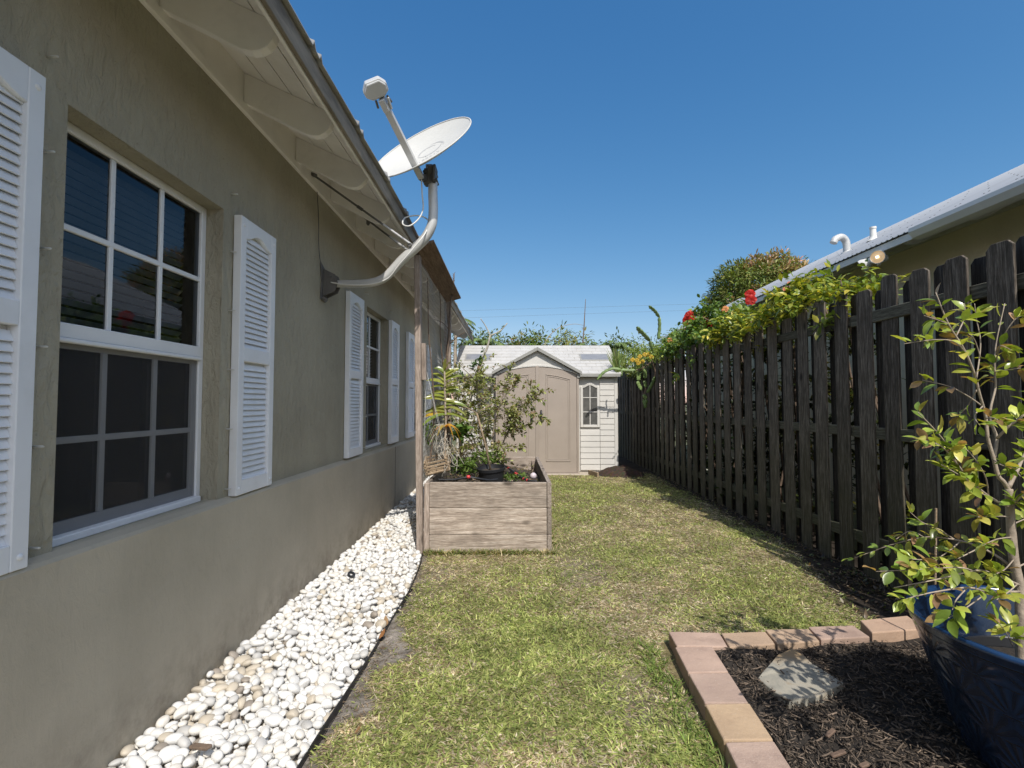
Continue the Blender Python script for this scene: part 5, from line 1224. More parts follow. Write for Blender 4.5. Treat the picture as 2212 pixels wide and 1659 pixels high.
BF4 = np.array([(0, 3, 5, 2), (2, 5, 4, 1), (1, 4, 3, 0), (3, 6, 8, 5), (5, 8, 7, 4), (4, 7, 6, 3)]); BF3 = np.array([(0, 2, 1), (6, 7, 8)])
o = leaves('bark_mulch', np.column_stack([x, y, z]), D, Nv, L, W, pick([(.098, .077, .06), (.14, .108, .083), (.068, .054, .043), (.19, .145, .11), (.25, .19, .14)], k, .25, [.36, .30, .22, .10, .02]), M['mulch'], droop=r_.normal(0, .3, k), tmpl=BT, f3=BF3, f4=BF4); setp(o, 'dark brown shredded bark mulch around the blue pot', 'mulch', kind='stuff')
for u, v, L_, rz, lb in ((2335, 2062, .045, .5, 'reddish bark chunk near the pot shadow in the mulch'), (2357, 2120, .05, .15, 'pale bark chunk at the bottom of the mulch bed'), (2430, 2152, .03, .2, 'small pale bark chunk at the bottom edge beside the longer one')):
    chip('bark_chunk', lb, 'bark chunk', gnd(u*.768, v*.768, .075), L_*.6, .009, .005, rz, simple('bark_chunk', (.13, .085, .06), .85, var=.3, vscale=30, bstr=.4))
# flagstone
poly = [(825, 1010), (890, 1052), (925, 1085), (1105, 1195), (1038, 1235), (960, 1270), (810, 1283), (735, 1240), (640, 1165), (660, 1135), (715, 1090), (745, 1045)]
sp_ = [gnd((1800+a/1.929)*.768, (1300+b/1.929)*.768, .092 if b < 1150 else .074) for a, b in poly]
c = sum(sp_, Vector())/len(sp_)
bm = bmesh.new(); N2 = 3; rings = []
for k_ in range(N2):
    f = (k_+1)/N2
    rings.append([bm.verts.new((c.x+(p.x-c.x)*f, c.y+(p.y-c.y)*f, c.z+(p.z-c.z)*f+.006*math.sin(p.x*37+f*9)+.004*math.sin(p.y*51-f*7)+(.010*(1-f)))) for p in sp_])
dn = [bm.verts.new((c.x+(p.x-c.x)*1.04, c.y+(p.y-c.y)*1.04, .02)) for p in sp_]; rings.append(dn)
cv = bm.verts.new((c.x, c.y, c.z+.012)); n = len(sp_)
for i in range(n): bm.faces.new((cv, rings[0][(i+1) % n], rings[0][i]))
for a, b in zip(rings[:-1], rings[1:]):
    for i in range(n): bm.faces.new((a[i], a[(i+1) % n], b[(i+1) % n], b[i]))
bmesh.ops.recalc_face_normals(bm, faces=bm.faces)
for v in bm.verts: v.co -= Vector((c.x, c.y, 0))
me = bpy.data.meshes.new('flagstone'); bm.to_mesh(me); bm.free(); me.materials.append(M['stone']); o = link('flagstone', me); o.location = (c.x, c.y, 0)
b_ = o.modifiers.new('bevel', 'BEVEL'); b_.width = .012; b_.segments = 3; b_.limit_method = 'ANGLE'; b_.angle_limit = R(28); me.set_sharp_from_angle(angle=R(50)); me.polygons.foreach_set('use_smooth', [True]*len(me.polygons)); setp(o, 'flat pale grey flagstone with an orange corner lying on the mulch', 'stone')
# ================================================================== BLUE POT
PX, PY, PR, PZ = 2.05, 1.86, .447, .555
pot = thing('blue_pot', 'large glazed blue plant pot with embossed shell pattern standing on the mulch', 'plant pot', (PX, PY, .03))
def relief(a, s):
    """shell pattern: overlapping scallop fans with ribs"""
    U = a/(2*math.pi)*15; Vv = s*5.0; best = 0
    for row in (0, 1):
        r0 = math.floor(Vv)-row; off = .5*(r0 % 2); cu = round(U-off)+off; du = (U-cu); dv = Vv-r0
        rad = math.hypot(du*1.25, dv*.62)
        if rad < .80:
            ang = math.atan2(du*1.25, dv*.62+.02)
            h = .55+.45*math.cos(ang*13)*min(1, rad*2.2); h *= min(1, (.80-rad)*9+.25); return h
    return 0
na, ns = 520, 190; V = []
def prof_r(s): return PR*(.60+.40*s**.88)
for j in range(ns+1):
    s = j/ns; rb = prof_r(s)
    for i in range(na):
        a = 2*math.pi*i/na; h = relief(a, s*1.0) if s < .93 else 0
        fade = min(1, (.93-s)/.04) if s < .93 else 0
        r = rb+.003*h*fade+(.006 if s > .95 else 0); V.append((PX+r*math.cos(a), PY+r*math.sin(a), .03+(PZ-.03)*s))
Fq = [(j*na+i, j*na+(i+1) % na, (j+1)*na+(i+1) % na, (j+1)*na+i) for j in range(ns) for i in range(na)]
npmesh('pot_body', np.array(V), [np.array(Fq)], M['pot'], smooth=True, parent=pot)
re = prof_r(1)+.006
MB().lathe([(re, 0), (re+.003, .008), (re-.004, .017), (re-.016, .018), (re-.026, .010), (re-.030, -.02), (re-.07, -.14), (re-.12, -.30), (.02, -.31)], 96, (PX, PY, PZ)).build('pot_rim', M['pot'], pot, smooth=True)
ip = thing('nursery_pot', 'black inner nursery pot of soil sitting inside the blue pot', 'plant pot', (PX+.03, PY+.02, .2))
MB().lathe([(.22, .20), (.285, .375), (.295, .38), (.295, .395), (.282, .395), (.275, .36)], 48, (PX+.02, PY+.03, 0)).build('pot_wall', M['blackplastic'], ip, auto=40)
MB().lathe([(.001, .365), (.12, .362), (.278, .355)], 40, (PX+.02, PY+.03, 0)).build('pot_soil', M['mulchbase'], ip)
# ================================================================== POTTED SHRUB
def C2(a, b, Y): return at(1804.8+.4353*a, 599+.4353*b, Y)
Y0 = 1.90
br = [([C2(925, 1930, Y0), C2(922, 1800, Y0), C2(915, 1560, Y0), C2(885, 1400, Y0), C2(872, 1250, Y0), C2(865, 1130, Y0), C2(860, 1050, Y0)], .021, .0125, .95, 0),
      ([C2(862, 1060, Y0), C2(835, 1015, Y0), C2(808, 985, Y0), C2(785, 900, Y0), C2(757, 800, Y0), C2(745, 690, Y0), C2(715, 580, Y0-.02), C2(690, 480, Y0-.03), C2(640, 360, Y0-.05), C2(560, 230, Y0-.06), C2(497, 75, Y0-.06)], .0095, .002, .62, 34),
      ([C2(785, 900, Y0), C2(800, 800, Y0+.03), C2(772, 720, Y0+.05), C2(770, 650, Y0+.06), C2(795, 540, Y0+.08), C2(790, 450, Y0+.08), C2(797, 330, Y0+.09), C2(840, 130, Y0+.1)], .007, .0015, .45, 26),
      ([C2(800, 800, Y0), C2(860, 740, Y0-.04), C2(935, 680, Y0-.06), C2(1010, 560, Y0-.05), C2(1060, 400, Y0-.03)], .006, .002, .2, 34),
      ([C2(860, 1040, Y0), C2(900, 960, Y0+.04), C2(945, 870, Y0+.06), C2(1040, 740, Y0+.1), C2(1120, 560, Y0+.1)], .009, .002, .4, 26),
      ([C2(862, 1140, Y0), C2(780, 1100, Y0-.04), C2(680, 1020, Y0-.10), C2(600, 920, Y0-.12), C2(530, 800, Y0-.13), C2(410, 670, Y0-.14)], .0055, .0016, .25, 40),
      ([C2(600, 925, Y0-.12), C2(520, 835, Y0-.15), C2(380, 795, Y0-.18)], .003, .0012, .15, 18), ([C2(690, 1030, Y0-.1), C2(620, 985, Y0-.12), C2(525, 930, Y0-.14)], .003, .0012, .15, 20),
      ([C2(760, 1085, Y0-.05), C2(740, 980, Y0-.1), C2(655, 860, Y0-.13), C2(580, 850, Y0-.15)], .003, .0012, .3, 24),
      ([C2(730, 640, Y0), C2(650, 585, Y0+.02), C2(560, 540, Y0+.04), C2(430, 510, Y0+.06)], .0032, .0013, .6, 12),
      ([C2(730, 640, Y0-.02), C2(690, 690, Y0-.05), C2(720, 740, Y0-.1)], .003, .0012, .3, 9), ([C2(700, 560, Y0), C2(655, 640, Y0+.05), C2(605, 690, Y0+.06)], .0028, .0012, .4, 9),
      ([C2(650, 380, Y0-.05), C2(590, 320, Y0-.1), C2(490, 310, Y0-.12), C2(340, 330, Y0-.15)], .003, .0012, .3, 15), ([C2(600, 290, Y0-.05), C2(640, 200, Y0-.03), C2(640, 130, Y0-.02)], .003, .0012, .2, 12), ([C2(560, 230, Y0-.06), C2(500, 210, Y0-.1), C2(440, 190, Y0-.12)], .0025, .0012, .2, 10),
      ([C2(700, 500, Y0-.02), C2(720, 330, Y0+.02), C2(700, 210, Y0+.03), C2(690, 130, Y0+.03)], .003, .0012, .35, 13), ([C2(720, 400, Y0), C2(690, 310, Y0-.02), C2(660, 280, Y0-.03)], .0025, .0012, .3, 9), ([C2(795, 420, Y0+.08), C2(830, 300, Y0+.0), C2(890, 210, Y0-.04), C2(940, 190, Y0-.05)], .003, .0012, .4, 13), ([C2(790, 470, Y0+.08), C2(850, 460, Y0+.04), C2(920, 450, Y0+.02)], .0025, .0012, .35, 11), ([C2(797, 380, Y0+.05), C2(820, 340, Y0), C2(870, 360, Y0-.02)], .0025, .0012, .3, 11),
      # long low branch sweeping left
      ([C2(915, 1480, Y0), C2(840, 1410, Y0+.03), C2(720, 1340, Y0+.08), C2(580, 1300, Y0+.14), C2(440, 1290, Y0+.2), C2(270, 1330, Y0+.26), C2(90, 1395, Y0+.33)], .0065, .0014, .30, 44),
      ([C2(590, 1300, Y0+.14), C2(500, 1245, Y0+.15), C2(430, 1215, Y0+.15), C2(370, 1165, Y0+.15)], .0028, .0012, .3, 12), ([C2(440, 1290, Y0+.2), C2(370, 1260, Y0+.2), C2(300, 1300, Y0+.18)], .0025, .0012, .3, 8),
      ([C2(620, 1310, Y0+.12), C2(560, 1360, Y0+.02), C2(480, 1400, Y0-.02), C2(330, 1395, Y0-.04)], .003, .0012, .2, 22), ([C2(720, 1340, Y0+.08), C2(640, 1380, Y0-.05), C2(600, 1400, Y0-.1)], .003, .0012, .25, 16),
      ([C2(918, 1530, Y0), C2(800, 1480, Y0-.1), C2(700, 1455, Y0-.16), C2(500, 1500, Y0-.2), C2(290, 1540, Y0-.22)], .0055, .0014, .2, 40), ([C2(690, 1460, Y0-.15), C2(610, 1440, Y0-.22), C2(420, 1450, Y0-.25), C2(200, 1460, Y0-.2)], .003, .0012, .2, 30),
      ([C2(918, 1560, Y0), C2(760, 1560, Y0-.18), C2(650, 1540, Y0-.24), C2(450, 1570, Y0-.26), C2(310, 1610, Y0-.25)], .005, .0014, .25, 30), ([C2(650, 1545, Y0-.24), C2(600, 1600, Y0-.3), C2(580, 1650, Y0-.34)], .0025, .0012, .3, 9), ([C2(760, 1560, Y0-.16), C2(620, 1660, Y0-.28), C2(560, 1690, Y0-.34)], .0025, .0012, .5, 12),
      ([C2(872, 1190, Y0), C2(800, 1185, Y0-.08), C2(700, 1190, Y0-.13)], .0035, .0012, .2, 26), ([C2(872, 1290, Y0), C2(800, 1300, Y0-.12), C2(730, 1330, Y0-.2)], .0035, .0012, .2, 20), ([C2(868, 1150, Y0), C2(920, 1090, Y0-.05), C2(1010, 1050, Y0-.08)], .0045, .0014, .2, 28),
      ([C2(872, 1230, Y0), C2(940, 1200, Y0+.1), C2(1020, 1180, Y0+.16)], .0035, .0012, .2, 24), ([C2(885, 1400, Y0), C2(840, 1450, Y0-.1), C2(800, 1470, Y0-.18)], .003, .0012, .25, 22), ([C2(900, 1440, Y0), C2(990, 1400, Y0+.05), C2(1080, 1380, Y0+.05)], .004, .0012, .2, 26), ([C2(905, 1520, Y0), C2(860, 1560, Y0-.15), C2(800, 1600, Y0-.22)], .003, .0012, .3, 18),
      ([C2(840, 960, Y0), C2(870, 940, Y0-.06), C2(920, 990, Y0-.12)], .003, .0012, .3, 12), ([C2(785, 905, Y0), C2(820, 930, Y0-.08), C2(850, 940, Y0-.1)], .003, .0012, .2, 9), ([C2(745, 700, Y0), C2(790, 700, Y0-.08), C2(830, 730, Y0-.1)], .003, .0012, .2, 11), ([C2(770, 1090, Y0-.05), C2(700, 1060, Y0-.12), C2(650, 1000, Y0-.16)], .003, .0012, .2, 18),
      ([C2(905, 1830, Y0-.1), C2(880, 1780, Y0-.14), C2(865, 1720, Y0-.16)], .002, .001, .2, 16), ([C2(880, 1830, Y0-.12), C2(850, 1770, Y0-.16), C2(800, 1700, Y0-.18)], .002, .001, .2, 12)]
SP = dict(cols=[(.19, .28, .045), (.30, .38, .06), (.41, .44, .08), (.48, .43, .10), (.36, .23, .10), (.42, .25, .15)], p=[.22, .28, .24, .12, .09, .05], L=(.036, .066), W=(.40, .52), pet=.004, tmpl=True)
shr = shrub('potted_shrub', 'young multi stemmed shrub with light green and bronze leaves growing from the blue pot', 'shrub', (PX-.08, PY, .39), [(a, b*.9, c, d, int(e*.95)) for a, b, c, d, e in br], SP, M['bark'], M['glossleaf'])
p0, p1 = at(2022, 1098, 2.72), at(2014, 1300, 2.72)
# thin bamboo cane behind the pot
q = Vector((p1.x, p1.y, 0)); o = MB().tube([q, p0], .006, 6).build('bamboo_cane', M['slat'], None, origin=q); setp(o, 'thin tan cane standing upright in the soil in front of the fence', 'cane')
# ================================================================== HEDGES OVER THE FENCE
def hedge(name, label, cat, yr, xr, zf, n, cols, p, L, W, droopz=.0, mat='leaf', group=None, base=None, stems=14):
    t = thing(name, label, cat, base or ((xr[0]+xr[1])/2, (yr[0]+yr[1])/2, 0), group)
    P, D, Nn = [], [], []
    m = MB()
    cl = []
    for i in range(stems):
        y = random.uniform(*yr); x = random.uniform(xr[0]+.25, xr[1]); zt = zf(x, y)
        a = Vector((x+random.gauss(0, .15)+.2, y+random.gauss(0, .2), 0)); b = Vector((x, y, zt*.75)); c = Vector((x+random.gauss(-.1, .15), y+random.gauss(0, .15), zt-.05))
        m.tube(smooth_path([a, b, c], 4), [.016-.0013*k for k in range(9)], 6)
    m.build('stems', M['twig'], t, smooth=True)
    k = 0
    centres = []
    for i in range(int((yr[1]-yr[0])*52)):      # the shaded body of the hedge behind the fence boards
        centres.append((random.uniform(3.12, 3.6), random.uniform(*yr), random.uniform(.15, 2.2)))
    for i in range(int(n/22)):
        y = random.uniform(*yr); x = xr[0]+(xr[1]-xr[0])*random.random()**1.1; zt = zf(x, y); z = zt-abs(random.gauss(0, .17)) if x > 2.95 else zt-abs(random.gauss(0, .08)); centres.append((x, y, z))
    for (x, y, z) in centres:
        o = Vector((random.gauss(-.35, .7), random.gauss(-.2, .7), random.gauss(.45, .5))).normalized(); ln = random.uniform(.1, .26)
        for j in range(22):
            f = random.random(); p_ = Vector((x, y, z))+o*ln*f+Vector((random.gauss(0, .03), random.gauss(0, .03), random.gauss(0, .03)))
            P.append(tuple(p_)); dd = o*.5+Vector((random.gauss(0, .7), random.gauss(0, .7), random.gauss(0, .5))); D.append(tuple(dd)); Nn.append((random.gauss(-.15, .45), random.gauss(-.1, .45), 1))
    nn2 = len(P); Ls = RNG.uniform(*L, nn2); tint = pick(cols, nn2, .22, p); zz = np.array(P)[:, 2]; tint *= np.clip((zz-1.9)/.35, .16, 1)[:, None]  # lower leaves darkened in tint, painting in the shade behind the fence
    leaves('foliage', P, D, Nn, Ls, Ls*RNG.uniform(*W, nn2), tint, M[mat], parent=t, droop=RNG.uniform(.05, .5, nn2)); return t
def zf_near(x, y): return 2.36+.16*math.sin((y-4.2)*1.9)*.5+.10*math.sin(y*4.1)+.18*min(1, max(0, (y-4.3)/1.0))+(x-2.9)*.10-(0 if x > 2.95 else .14)
VY_ = [(.19, .26, .045), (.38, .39, .06), (.50, .46, .06), (.16, .23, .04), (.60, .49, .06)]
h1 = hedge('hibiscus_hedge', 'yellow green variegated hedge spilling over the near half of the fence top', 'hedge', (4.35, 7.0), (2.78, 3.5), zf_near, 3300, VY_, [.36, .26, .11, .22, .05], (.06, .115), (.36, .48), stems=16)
def zf_mid(x, y): return 2.66+.10*math.sin(y*2.7)+.08*math.sin(y*6.1)+(x-2.9)*.15-(0 if x > 2.95 else .2)
GG = [(.09, .17, .035), (.14, .23, .05), (.20, .29, .065), (.32, .36, .08), (.07, .13, .03)]
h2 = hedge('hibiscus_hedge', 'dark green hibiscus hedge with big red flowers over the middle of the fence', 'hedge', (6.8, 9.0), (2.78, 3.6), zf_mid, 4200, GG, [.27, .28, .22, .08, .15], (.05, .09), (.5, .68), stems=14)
def zf_far(x, y): return 2.50+.16*math.sin(y*2.1+1)+.10*math.sin(y*5.3)+(x-2.9)*.2-(0 if x > 2.95 else .22)
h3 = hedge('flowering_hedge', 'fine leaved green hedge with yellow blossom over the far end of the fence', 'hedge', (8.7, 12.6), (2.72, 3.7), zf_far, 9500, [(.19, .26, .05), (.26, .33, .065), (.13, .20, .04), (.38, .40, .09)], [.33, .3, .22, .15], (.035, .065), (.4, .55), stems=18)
def flower(parent, c, r, col, npet=5, face=(-.5, -.8, .3), pist=True):
    fz = Vector(face).normalized(); fx = fz.orthogonal().normalized(); fy = fz.cross(fx); V, Fq, T = [], [], []
    for k in range(npet):
        a = 2*math.pi*k/npet+random.uniform(-.15, .15); d1 = fx*math.cos(a)+fy*math.sin(a); d2 = fz.cross(d1); b0 = len(V); rows = 5
        for i in range(rows+1):
            t = i/rows; wd = r*.62*math.sin(math.pi*(.08+.80*t))**.8; cup = r*.55*t-r*.62*t*t*random.uniform(.8, 1.3)
            for j in (-1, -.5, 0, .5, 1):
                V.append(Vector(c)+d1*r*t*1.05+d2*wd*j+fz*(cup+r*.10*random.uniform(-1, 1)*t+r*.10*abs(j))); T.append([x*(1-.35*(1-t))*random.uniform(.85, 1.1) for x in col])
        for i in range(rows):
            for j in range(4): Fq.append((b0+i*5+j, b0+i*5+j+1, b0+(i+1)*5+j+1, b0+(i+1)*5+j))
    f = npmesh('flower', np.array([tuple(v) for v in V]), [np.array(Fq)], M['petal'], tint=np.array(T), smooth=True, parent=parent)
    if pist: MB().tube([Vector(c), Vector(c)+fz*r*.5+Vector((0, 0, .1*r)), Vector(c)+fz*r*1.1+Vector((0, 0, .05*r))], [r*.03, r*.025, r*.05], 6).build('stamen', M['red'], f, smooth=True)
RED = (.62, .03, .02)
for c, r, fc in ((at(1491, 683, 8.15), .10, (-.5, -.8, .2)), (at(1484, 694, 8.0), .085, (-.7, -.6, -.1)), (at(1499, 697, 8.05), .08, (-.3, -.9, .0)), (at(1488, 713, 8.0), .06, (-.4, -.7, -.6)), (at(1520, 694, 7.75), .09, (-.4, -.85, .3)), (at(1527, 703, 7.7), .085, (-.3, -.9, -.2)), (at(1515, 703, 7.75), .07, (-.7, -.7, -.1))): flower(h2, c, r, RED, face=fc)
for c, r in ((at(1620, 636, 6.15), .062), (at(1622, 648, 6.1), .065)): flower(h1, c, r, RED, face=(-.5, -.8, .1))
for c, r in ((at(1699, 624, 5.5), .04), (at(1708, 612, 5.5), .035)): flower(h1, c, r, (.70, .22, .12), face=(-.3, -.6, .5), pist=False)
for c in ((1447, 735), (1470, 739), (1566, 668)): flower(h2 if c[0] > 1480 else h3, at(c[0], c[1], 8.6 if c[0] < 1500 else 6.9), .05, (.75, .33, .12), pist=False)
YL = (.62, .42, .04)
for u, v in ((1382, 770), (1376, 778), (1388, 781), (1366, 777), (1407, 771), (1400, 766), (1435, 761), (1393, 766), (1379, 784)): flower(h3, at(u, v, 9.3+random.uniform(-.1, .1)), .042, YL, pist=False, face=(-.4, -.8, .3))
# vine sprigs poking through the pickets
for u, v, Y, lb in ((1497, 777, 7.75, 'sprig of green leaves poking between the pickets under the red flowers'), (1462, 814, 8.4, 'yellow and green sprig hanging on the fence front')):
    c = at(u, v, Y); c.x = min(c.x, 2.86); n = 16; o = leaves('hedge_sprig', np.array(c)+RNG.normal(0, .035, (n, 3)), rv(n)+np.array([-.4, -.3, -.2]), rv(n, .4)+np.array([-.3, -.5, 1]), RNG.uniform(.06, .11, n), RNG.uniform(.03, .05, n), pick([(.2, .28, .05), (.6, .45, .04)] if u < 1480 else [(.16, .24, .05)], n, .15), M['leaf'], origin=c); setp(o, lb, 'sprig')
# ================================================================== CLIMBING CACTUS
def K(a, b, Y): return at(1267+.1852*a, 614.4+.1852*b, Y)
cac = thing('climbing_cactus', 'climbing cactus with flat jointed green stems arching over the far fence and shed', 'cactus', (2.6, 9.5, 2.0))
TRI = [1 if k % 4 == 0 else .50 for k in range(12)]
def pad(pts, r):
    sp = smooth_path(pts, 7); k = len(sp); m = MB()
    rr_ = [r*min(1, .25+3*math.sin(math.pi*min(.5, i/(k-1)*.5+.02)), .35+4*(1-i/(k-1)))*(1+.16*math.sin(i*2.3)) for i in range(k)]
    m.tube(sp, rr_, 12, shape=TRI); m.build('stem_joint', M['cactus'], cac, smooth=True)
pad([K(840, 640, 9.4), K(858, 500, 9.4), K(852, 375, 9.4)], .040); pad([K(850, 378, 9.4), K(800, 305, 9.4), K(728, 248, 9.4)], .040)
pad([K(822, 812, 9.4), K(770, 740, 9.4), K(742, 655, 9.4)], .042); pad([K(742, 655, 9.4), K(665, 570, 9.4), K(585, 492, 9.4)], .05)
pad([K(575, 1000, 9.42), K(500, 1003, 9.42), K(400, 995, 9.42)], .03); pad([K(400, 995, 9.42), K(300, 985, 9.43), K(200, 1030, 9.45), K(122, 1115, 9.46)], .032)
pad([K(400, 1000, 9.42), K(385, 930, 9.42), K(395, 880, 9.42)], .015); pad([K(410, 990, 9.42), K(412, 1030, 9.4), K(410, 1072, 9.4)], .016)
pad([K(575, 985, 9.4), K(570, 900, 9.4), K(580, 800, 9.4)], .03)
pad([K(605, 1020, 9.5), K(600, 1070, 9.5), K(602, 1125, 9.5)], .05); pad([K(590, 1130, 9.5), K(610, 1185, 9.5), K(645, 1235, 9.5)], .042)
pad([K(680, 985, 9.5), K(678, 1040, 9.5), K(675, 1098, 9.5)], .045); pad([K(672, 1125, 9.5), K(680, 1165, 9.5), K(690, 1205, 9.5)], .042)
pad([K(795, 1080, 9.5), K(755, 1170, 9.5), K(700, 1265, 9.5)], .042); pad([K(660, 1285, 9.5), K(690, 1340, 9.5)], .045); pad([K(700, 1345, 9.5), K(680, 1390, 9.5), K(682, 1445, 9.5)], .042); pad([K(660, 1340, 9.5), K(668, 1400, 9.5)], .03)
MB().tube(smooth_path([K(605, 1020, 9.5), K(640, 985, 9.45), K(580, 1000, 9.42)], 4), .012, 6).tube(smooth_path([K(690, 1205, 9.5), K(680, 1250, 9.5), K(665, 1290, 9.5)], 4), .012, 6).tube(smooth_path([K(640, 985, 9.45), K(760, 900, 9.5), K(830, 800, 9.45)], 4), .014, 6).tube(smooth_path([K(795, 1080, 9.5), K(800, 1000, 9.5), K(760, 900, 9.5)], 4), .012, 6).build('runner_stem', M['twig'], cac, smooth=True)
# fan of narrow leaves between shed and hedge
c = K(390, 900, 9.9); n = 60; a = RNG.uniform(-.55, .25, n)
o = leaves('fan_palm', np.tile(np.array(c)-np.array([0, -.1, .25]), (n, 1))+RNG.normal(0, .03, (n, 3)), np.column_stack([np.sin(a)*.9, RNG.normal(0, .15, n), np.cos(a)]), rv(n, .3)+np.array([0, -1, .2]), RNG.uniform(.35, .62, n), RNG.uniform(.012, .022, n), pick([(.12, .19, .05), (.18, .25, .07), (.22, .26, .09)], n, .15), M['leaf'], origin=(c.x, c.y, 0), droop=RNG.uniform(-.1, .12, n)); setp(o, 'spiky fan palm leaf standing between the shed roof and the hedge', 'palm')
# ================================================================== TREES
def crown_tree(name, label, cat, base, cz, rad, nclump, per, cols, p, L, W, trunk_r=.15, group=None, tipcol=None, squash=.8, mat='farleaf', lump=.25, spread=.32):
    t = thing(name, label, cat, base, group); bx, by, bz = base
    m = MB(); top = Vector((bx, by, cz)); m.tube(smooth_path([(bx, by, bz-.05), (bx+.05*rad, by, (bz+cz)*.45), top], 5), [trunk_r*(1-.06*i) for i in range(11)], 9)
    for k in range(7):
        a = k*.9+random.random(); e = top+Vector((math.cos(a)*rad*.65, math.sin(a)*rad*.65, rad*.35*random.uniform(-.2, 1))); m.tube(smooth_path([Vector((bx, by, cz-rad*.55)), top.lerp(e, .5)-Vector((0, 0, rad*.15)), e], 4), [trunk_r*.45*(1-.1*i) for i in range(9)], 6)
    m.build('trunk', M['bark'], t, smooth=True)
    ph = [random.uniform(0, 6.28) for _ in range(6)]
    P, D, Nn, T = [], [], [], []
    for i in range(nclump):
        v = Vector((random.gauss(0, 1), random.gauss(0, 1), random.gauss(0, 1))).normalized(); v.z = abs(v.z)*1.0 if random.random() < .72 else v.z
        a = math.atan2(v.y, v.x); lf = 1+lump*(.5*math.sin(3*a+ph[0]+v.z*3)+.5*math.sin(5*a+ph[1]-v.z*6)+.4*math.sin(v.z*9+ph[2]))
        rr_ = rad*lf*(random.random()**.35 if random.random() < .5 else random.uniform(.86, 1.02)); c = top+Vector((v.x*rr_, v.y*rr_, v.z*rr_*squash))
        tip = tipcol is not None and random.random() < tipcol[1](v); shade = random.uniform(.75, 1.2)
        for j in range(per):
            o = Vector((random.gauss(0, 1), random.gauss(0, 1), random.gauss(0, .8))).normalized(); P.append(tuple(c+o*L[1]*spread*4*random.random()))
            D.append(tuple(o+v*.5+Vector((0, 0, -.25 if not tip else .9)))); Nn.append((random.gauss(0, .4)+v.x*.4, random.gauss(0, .4)+v.y*.4, 1))
            cc_ = random.choices(tipcol[0] if tip else cols, None if tip else p)[0]; T.append([x*shade*random.uniform(.85, 1.15) for x in cc_])
    n = len(P); Ls = RNG.uniform(*L, n)
    leaves('crown', P, D, Nn, Ls, Ls*RNG.uniform(*W, n), T, M[mat], parent=t, droop=RNG.uniform(.1, .5, n)); return t
mg = at(1648, 655, 26)
crown_tree('mango_tree', 'large round mango tree with tan flower panicles behind the neighbouring roof', 'tree', (mg.x, 26, 0), 6.35, 2.85, 1000, 22, [(.16, .20, .045), (.21, .25, .06), (.11, .15, .035), (.27, .29, .09)], [.35, .3, .2, .15], (.16, .32), (.24, .32), .28, tipcol=([(.42, .29, .15), (.48, .32, .18), (.36, .24, .13)], lambda v: max(0, .06+.6*v.z*(.6+.9*v.x))), squash=1.0, lump=.07, spread=.24)
BK = [(.10, .15, .035), (.14, .20, .045), (.19, .24, .06), (.07, .11, .03)]
spec = [(1035, 728, 19, .75, 'feathery pale green palm like bush behind the left end of the shed roof', [(.16, .21, .07), (.22, .26, .10), (.12, .17, .05)]), (1085, 742, 20, .75, 'low dark green bush behind the shed ridge left of the gable', BK), (1122, 739, 20, .6, 'low brownish bush behind the shed ridge beside the gable', [(.20, .17, .06), (.26, .16, .07), (.12, .13, .04)]),
        (1146, 735, 18.5, .62, 'upright dark green bush behind the shed gable peak', BK), (1200, 729, 19, .85, 'yellow green airy tree behind the shed ridge right of the gable', [(.20, .22, .05), (.28, .28, .07), (.13, .17, .04)]), (1238, 735, 19.5, .75, 'olive green bush around the tall dead stalk', [(.18, .20, .05), (.25, .24, .07), (.10, .14, .035)]), (1000, 750, 20, .9, 'dark bush hidden behind the house end', BK),
        (1290, 755, 21, 1.0, 'low green bush behind the right end of the shed', BK), (1350, 745, 20, 1.0, 'green tree behind the hedge end', BK), (1340, 850, 15.6, .8, 'dark low bush in the corner between the shed and the fence', BK), (1420, 748, 23, 1.3, 'mid green tree beyond the far fence end', BK)]
for (u, v, Y, r, lb, cs) in spec:
    c = at(u, v+7, Y); crown_tree('background_tree', lb, 'tree', (c.x, Y, 0), c.z-r*.35, r, 34, 20, cs, None, (.10, .22), (.22, .4), .06, group='bushes and trees beyond the shed', lump=.3, spread=.42)
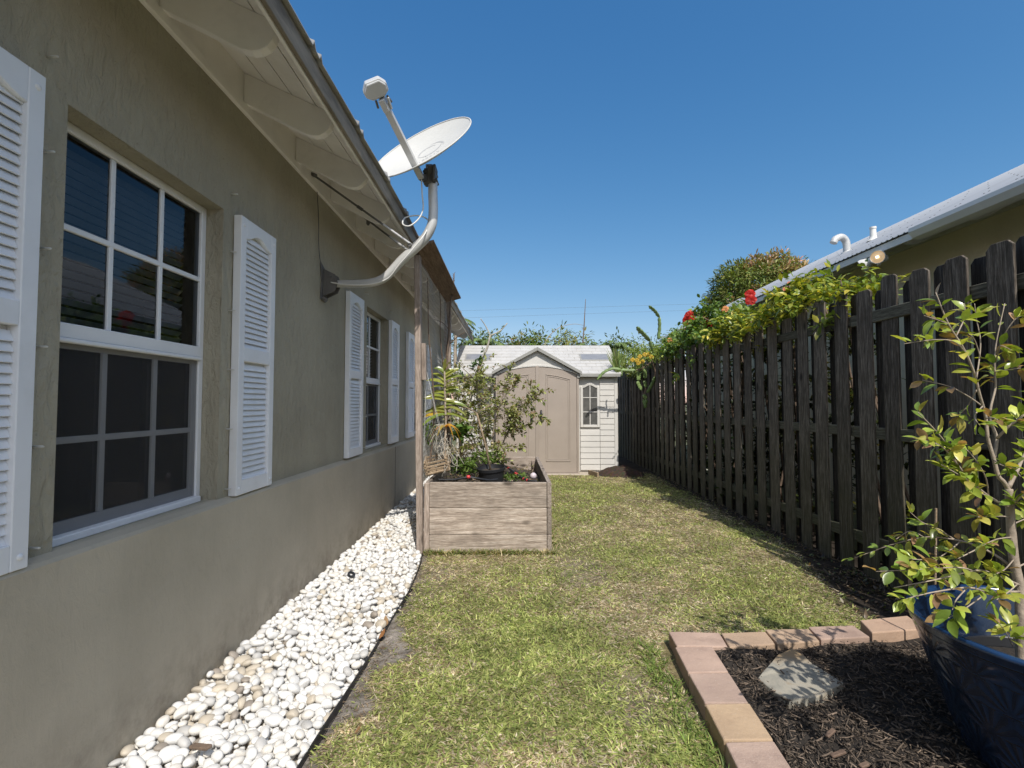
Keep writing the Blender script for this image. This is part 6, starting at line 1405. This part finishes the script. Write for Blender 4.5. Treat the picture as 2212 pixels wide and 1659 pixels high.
# feathery palms
def palm(u, v, Y, r, n, label, rise=.5, trunk=True):
    c = at(u, v, Y); t = thing('palm_tree', label, 'palm', (c.x, Y, 0)); m = MB()
    m.tube(smooth_path([(c.x+.1, Y, 0), (c.x, Y, c.z*.5), c], 5), [.09-.003*i for i in range(11)], 8); m.build('trunk', M['bark'], t, smooth=True)
    P, D, Nn = [], [], []
    for k in range(n):
        a = 2*math.pi*k/n+random.uniform(-.2, .2); e = random.uniform(.1, 1.1)*rise; dv = Vector((math.cos(a), math.sin(a), e)).normalized(); side = dv.cross(Vector((0, 0, 1))).normalized()
        for j in range(40):
            f = (j+1)/40; q = c+dv*r*f-Vector((0, 0, .55*r*f*f)); tg = (dv-Vector((0, 0, 1.1*f))).normalized()
            for s in (-1, 1): P.append(tuple(q)); D.append(tuple(tg*.7+side*s*(1-.4*f)-Vector((0, 0, .3)))); Nn.append((random.gauss(0, .2), random.gauss(0, .2), 1))
    nn2 = len(P); leaves('crown', P, D, Nn, RNG.uniform(.18, .34, nn2)*r/1.2, .022, pick([(.13, .19, .06), (.18, .24, .09), (.10, .15, .04)], nn2, .15), M['farleaf'], parent=t, droop=.3)
palm(1050, 745, 18, .95, 12, 'feathery palm rising behind the left part of the shed roof', 1.0); palm(1269, 751, 17.5, .62, 14, 'small spiky palm behind the right part of the shed roof', 1.3); palm(984, 690, 19, .8, 11, 'palm tree showing one frond past the end of the house roof', .4); palm(1330, 752, 14.5, .7, 12, 'spiky palm between the shed and the hedge', 1.5)
sp = smooth_path([at(1257, 760, 18), at(1261, 715, 18), at(1263, 680, 18), at(1265, 646, 18)], 5); b0 = Vector((sp[0].x, 18, 0))
o = MB().tube([b0]+sp, [.035]+[.03-.0014*i for i in range(len(sp))], 7).build('dead_stalk', M['twig'], None, smooth=True, origin=b0); setp(o, 'tall thin dead stalk standing against the sky behind the shed', 'stalk')
sp = smooth_path([at(1175, 745, 18.2), at(1190, 722, 18.2), at(1212, 706, 18.2), at(1240, 700, 18.2), at(1262, 703, 18.2)], 5); b0 = Vector((sp[0].x, 18.2, 0))
o = MB().tube([b0]+sp, [.02]+[.014-.0004*i for i in range(len(sp))], 6).build('arching_twig', M['slat'], None, smooth=True, origin=b0); setp(o, 'thin arching tan twig over the bushes behind the shed', 'twig')
# power lines
for (ya, yb, yc, lb) in ((672, 660, 655, 'upper faint power line crossing the sky behind the shed'), (688, 674, 668, 'lower faint power line crossing the sky behind the shed')):
    a, b, c_ = at(950, ya+.5, 42), at(1270, yb+3.5, 42), at(1560, yc, 42); a2 = a+(a-b)*2.2; c2 = c_+(c_-b)*3
    o = MB().tube(smooth_path([a2, a, b, c_, c2], 6), .006, 5).build('power_line', M['power'], None, origin=b); setp(o, lb, 'power line')
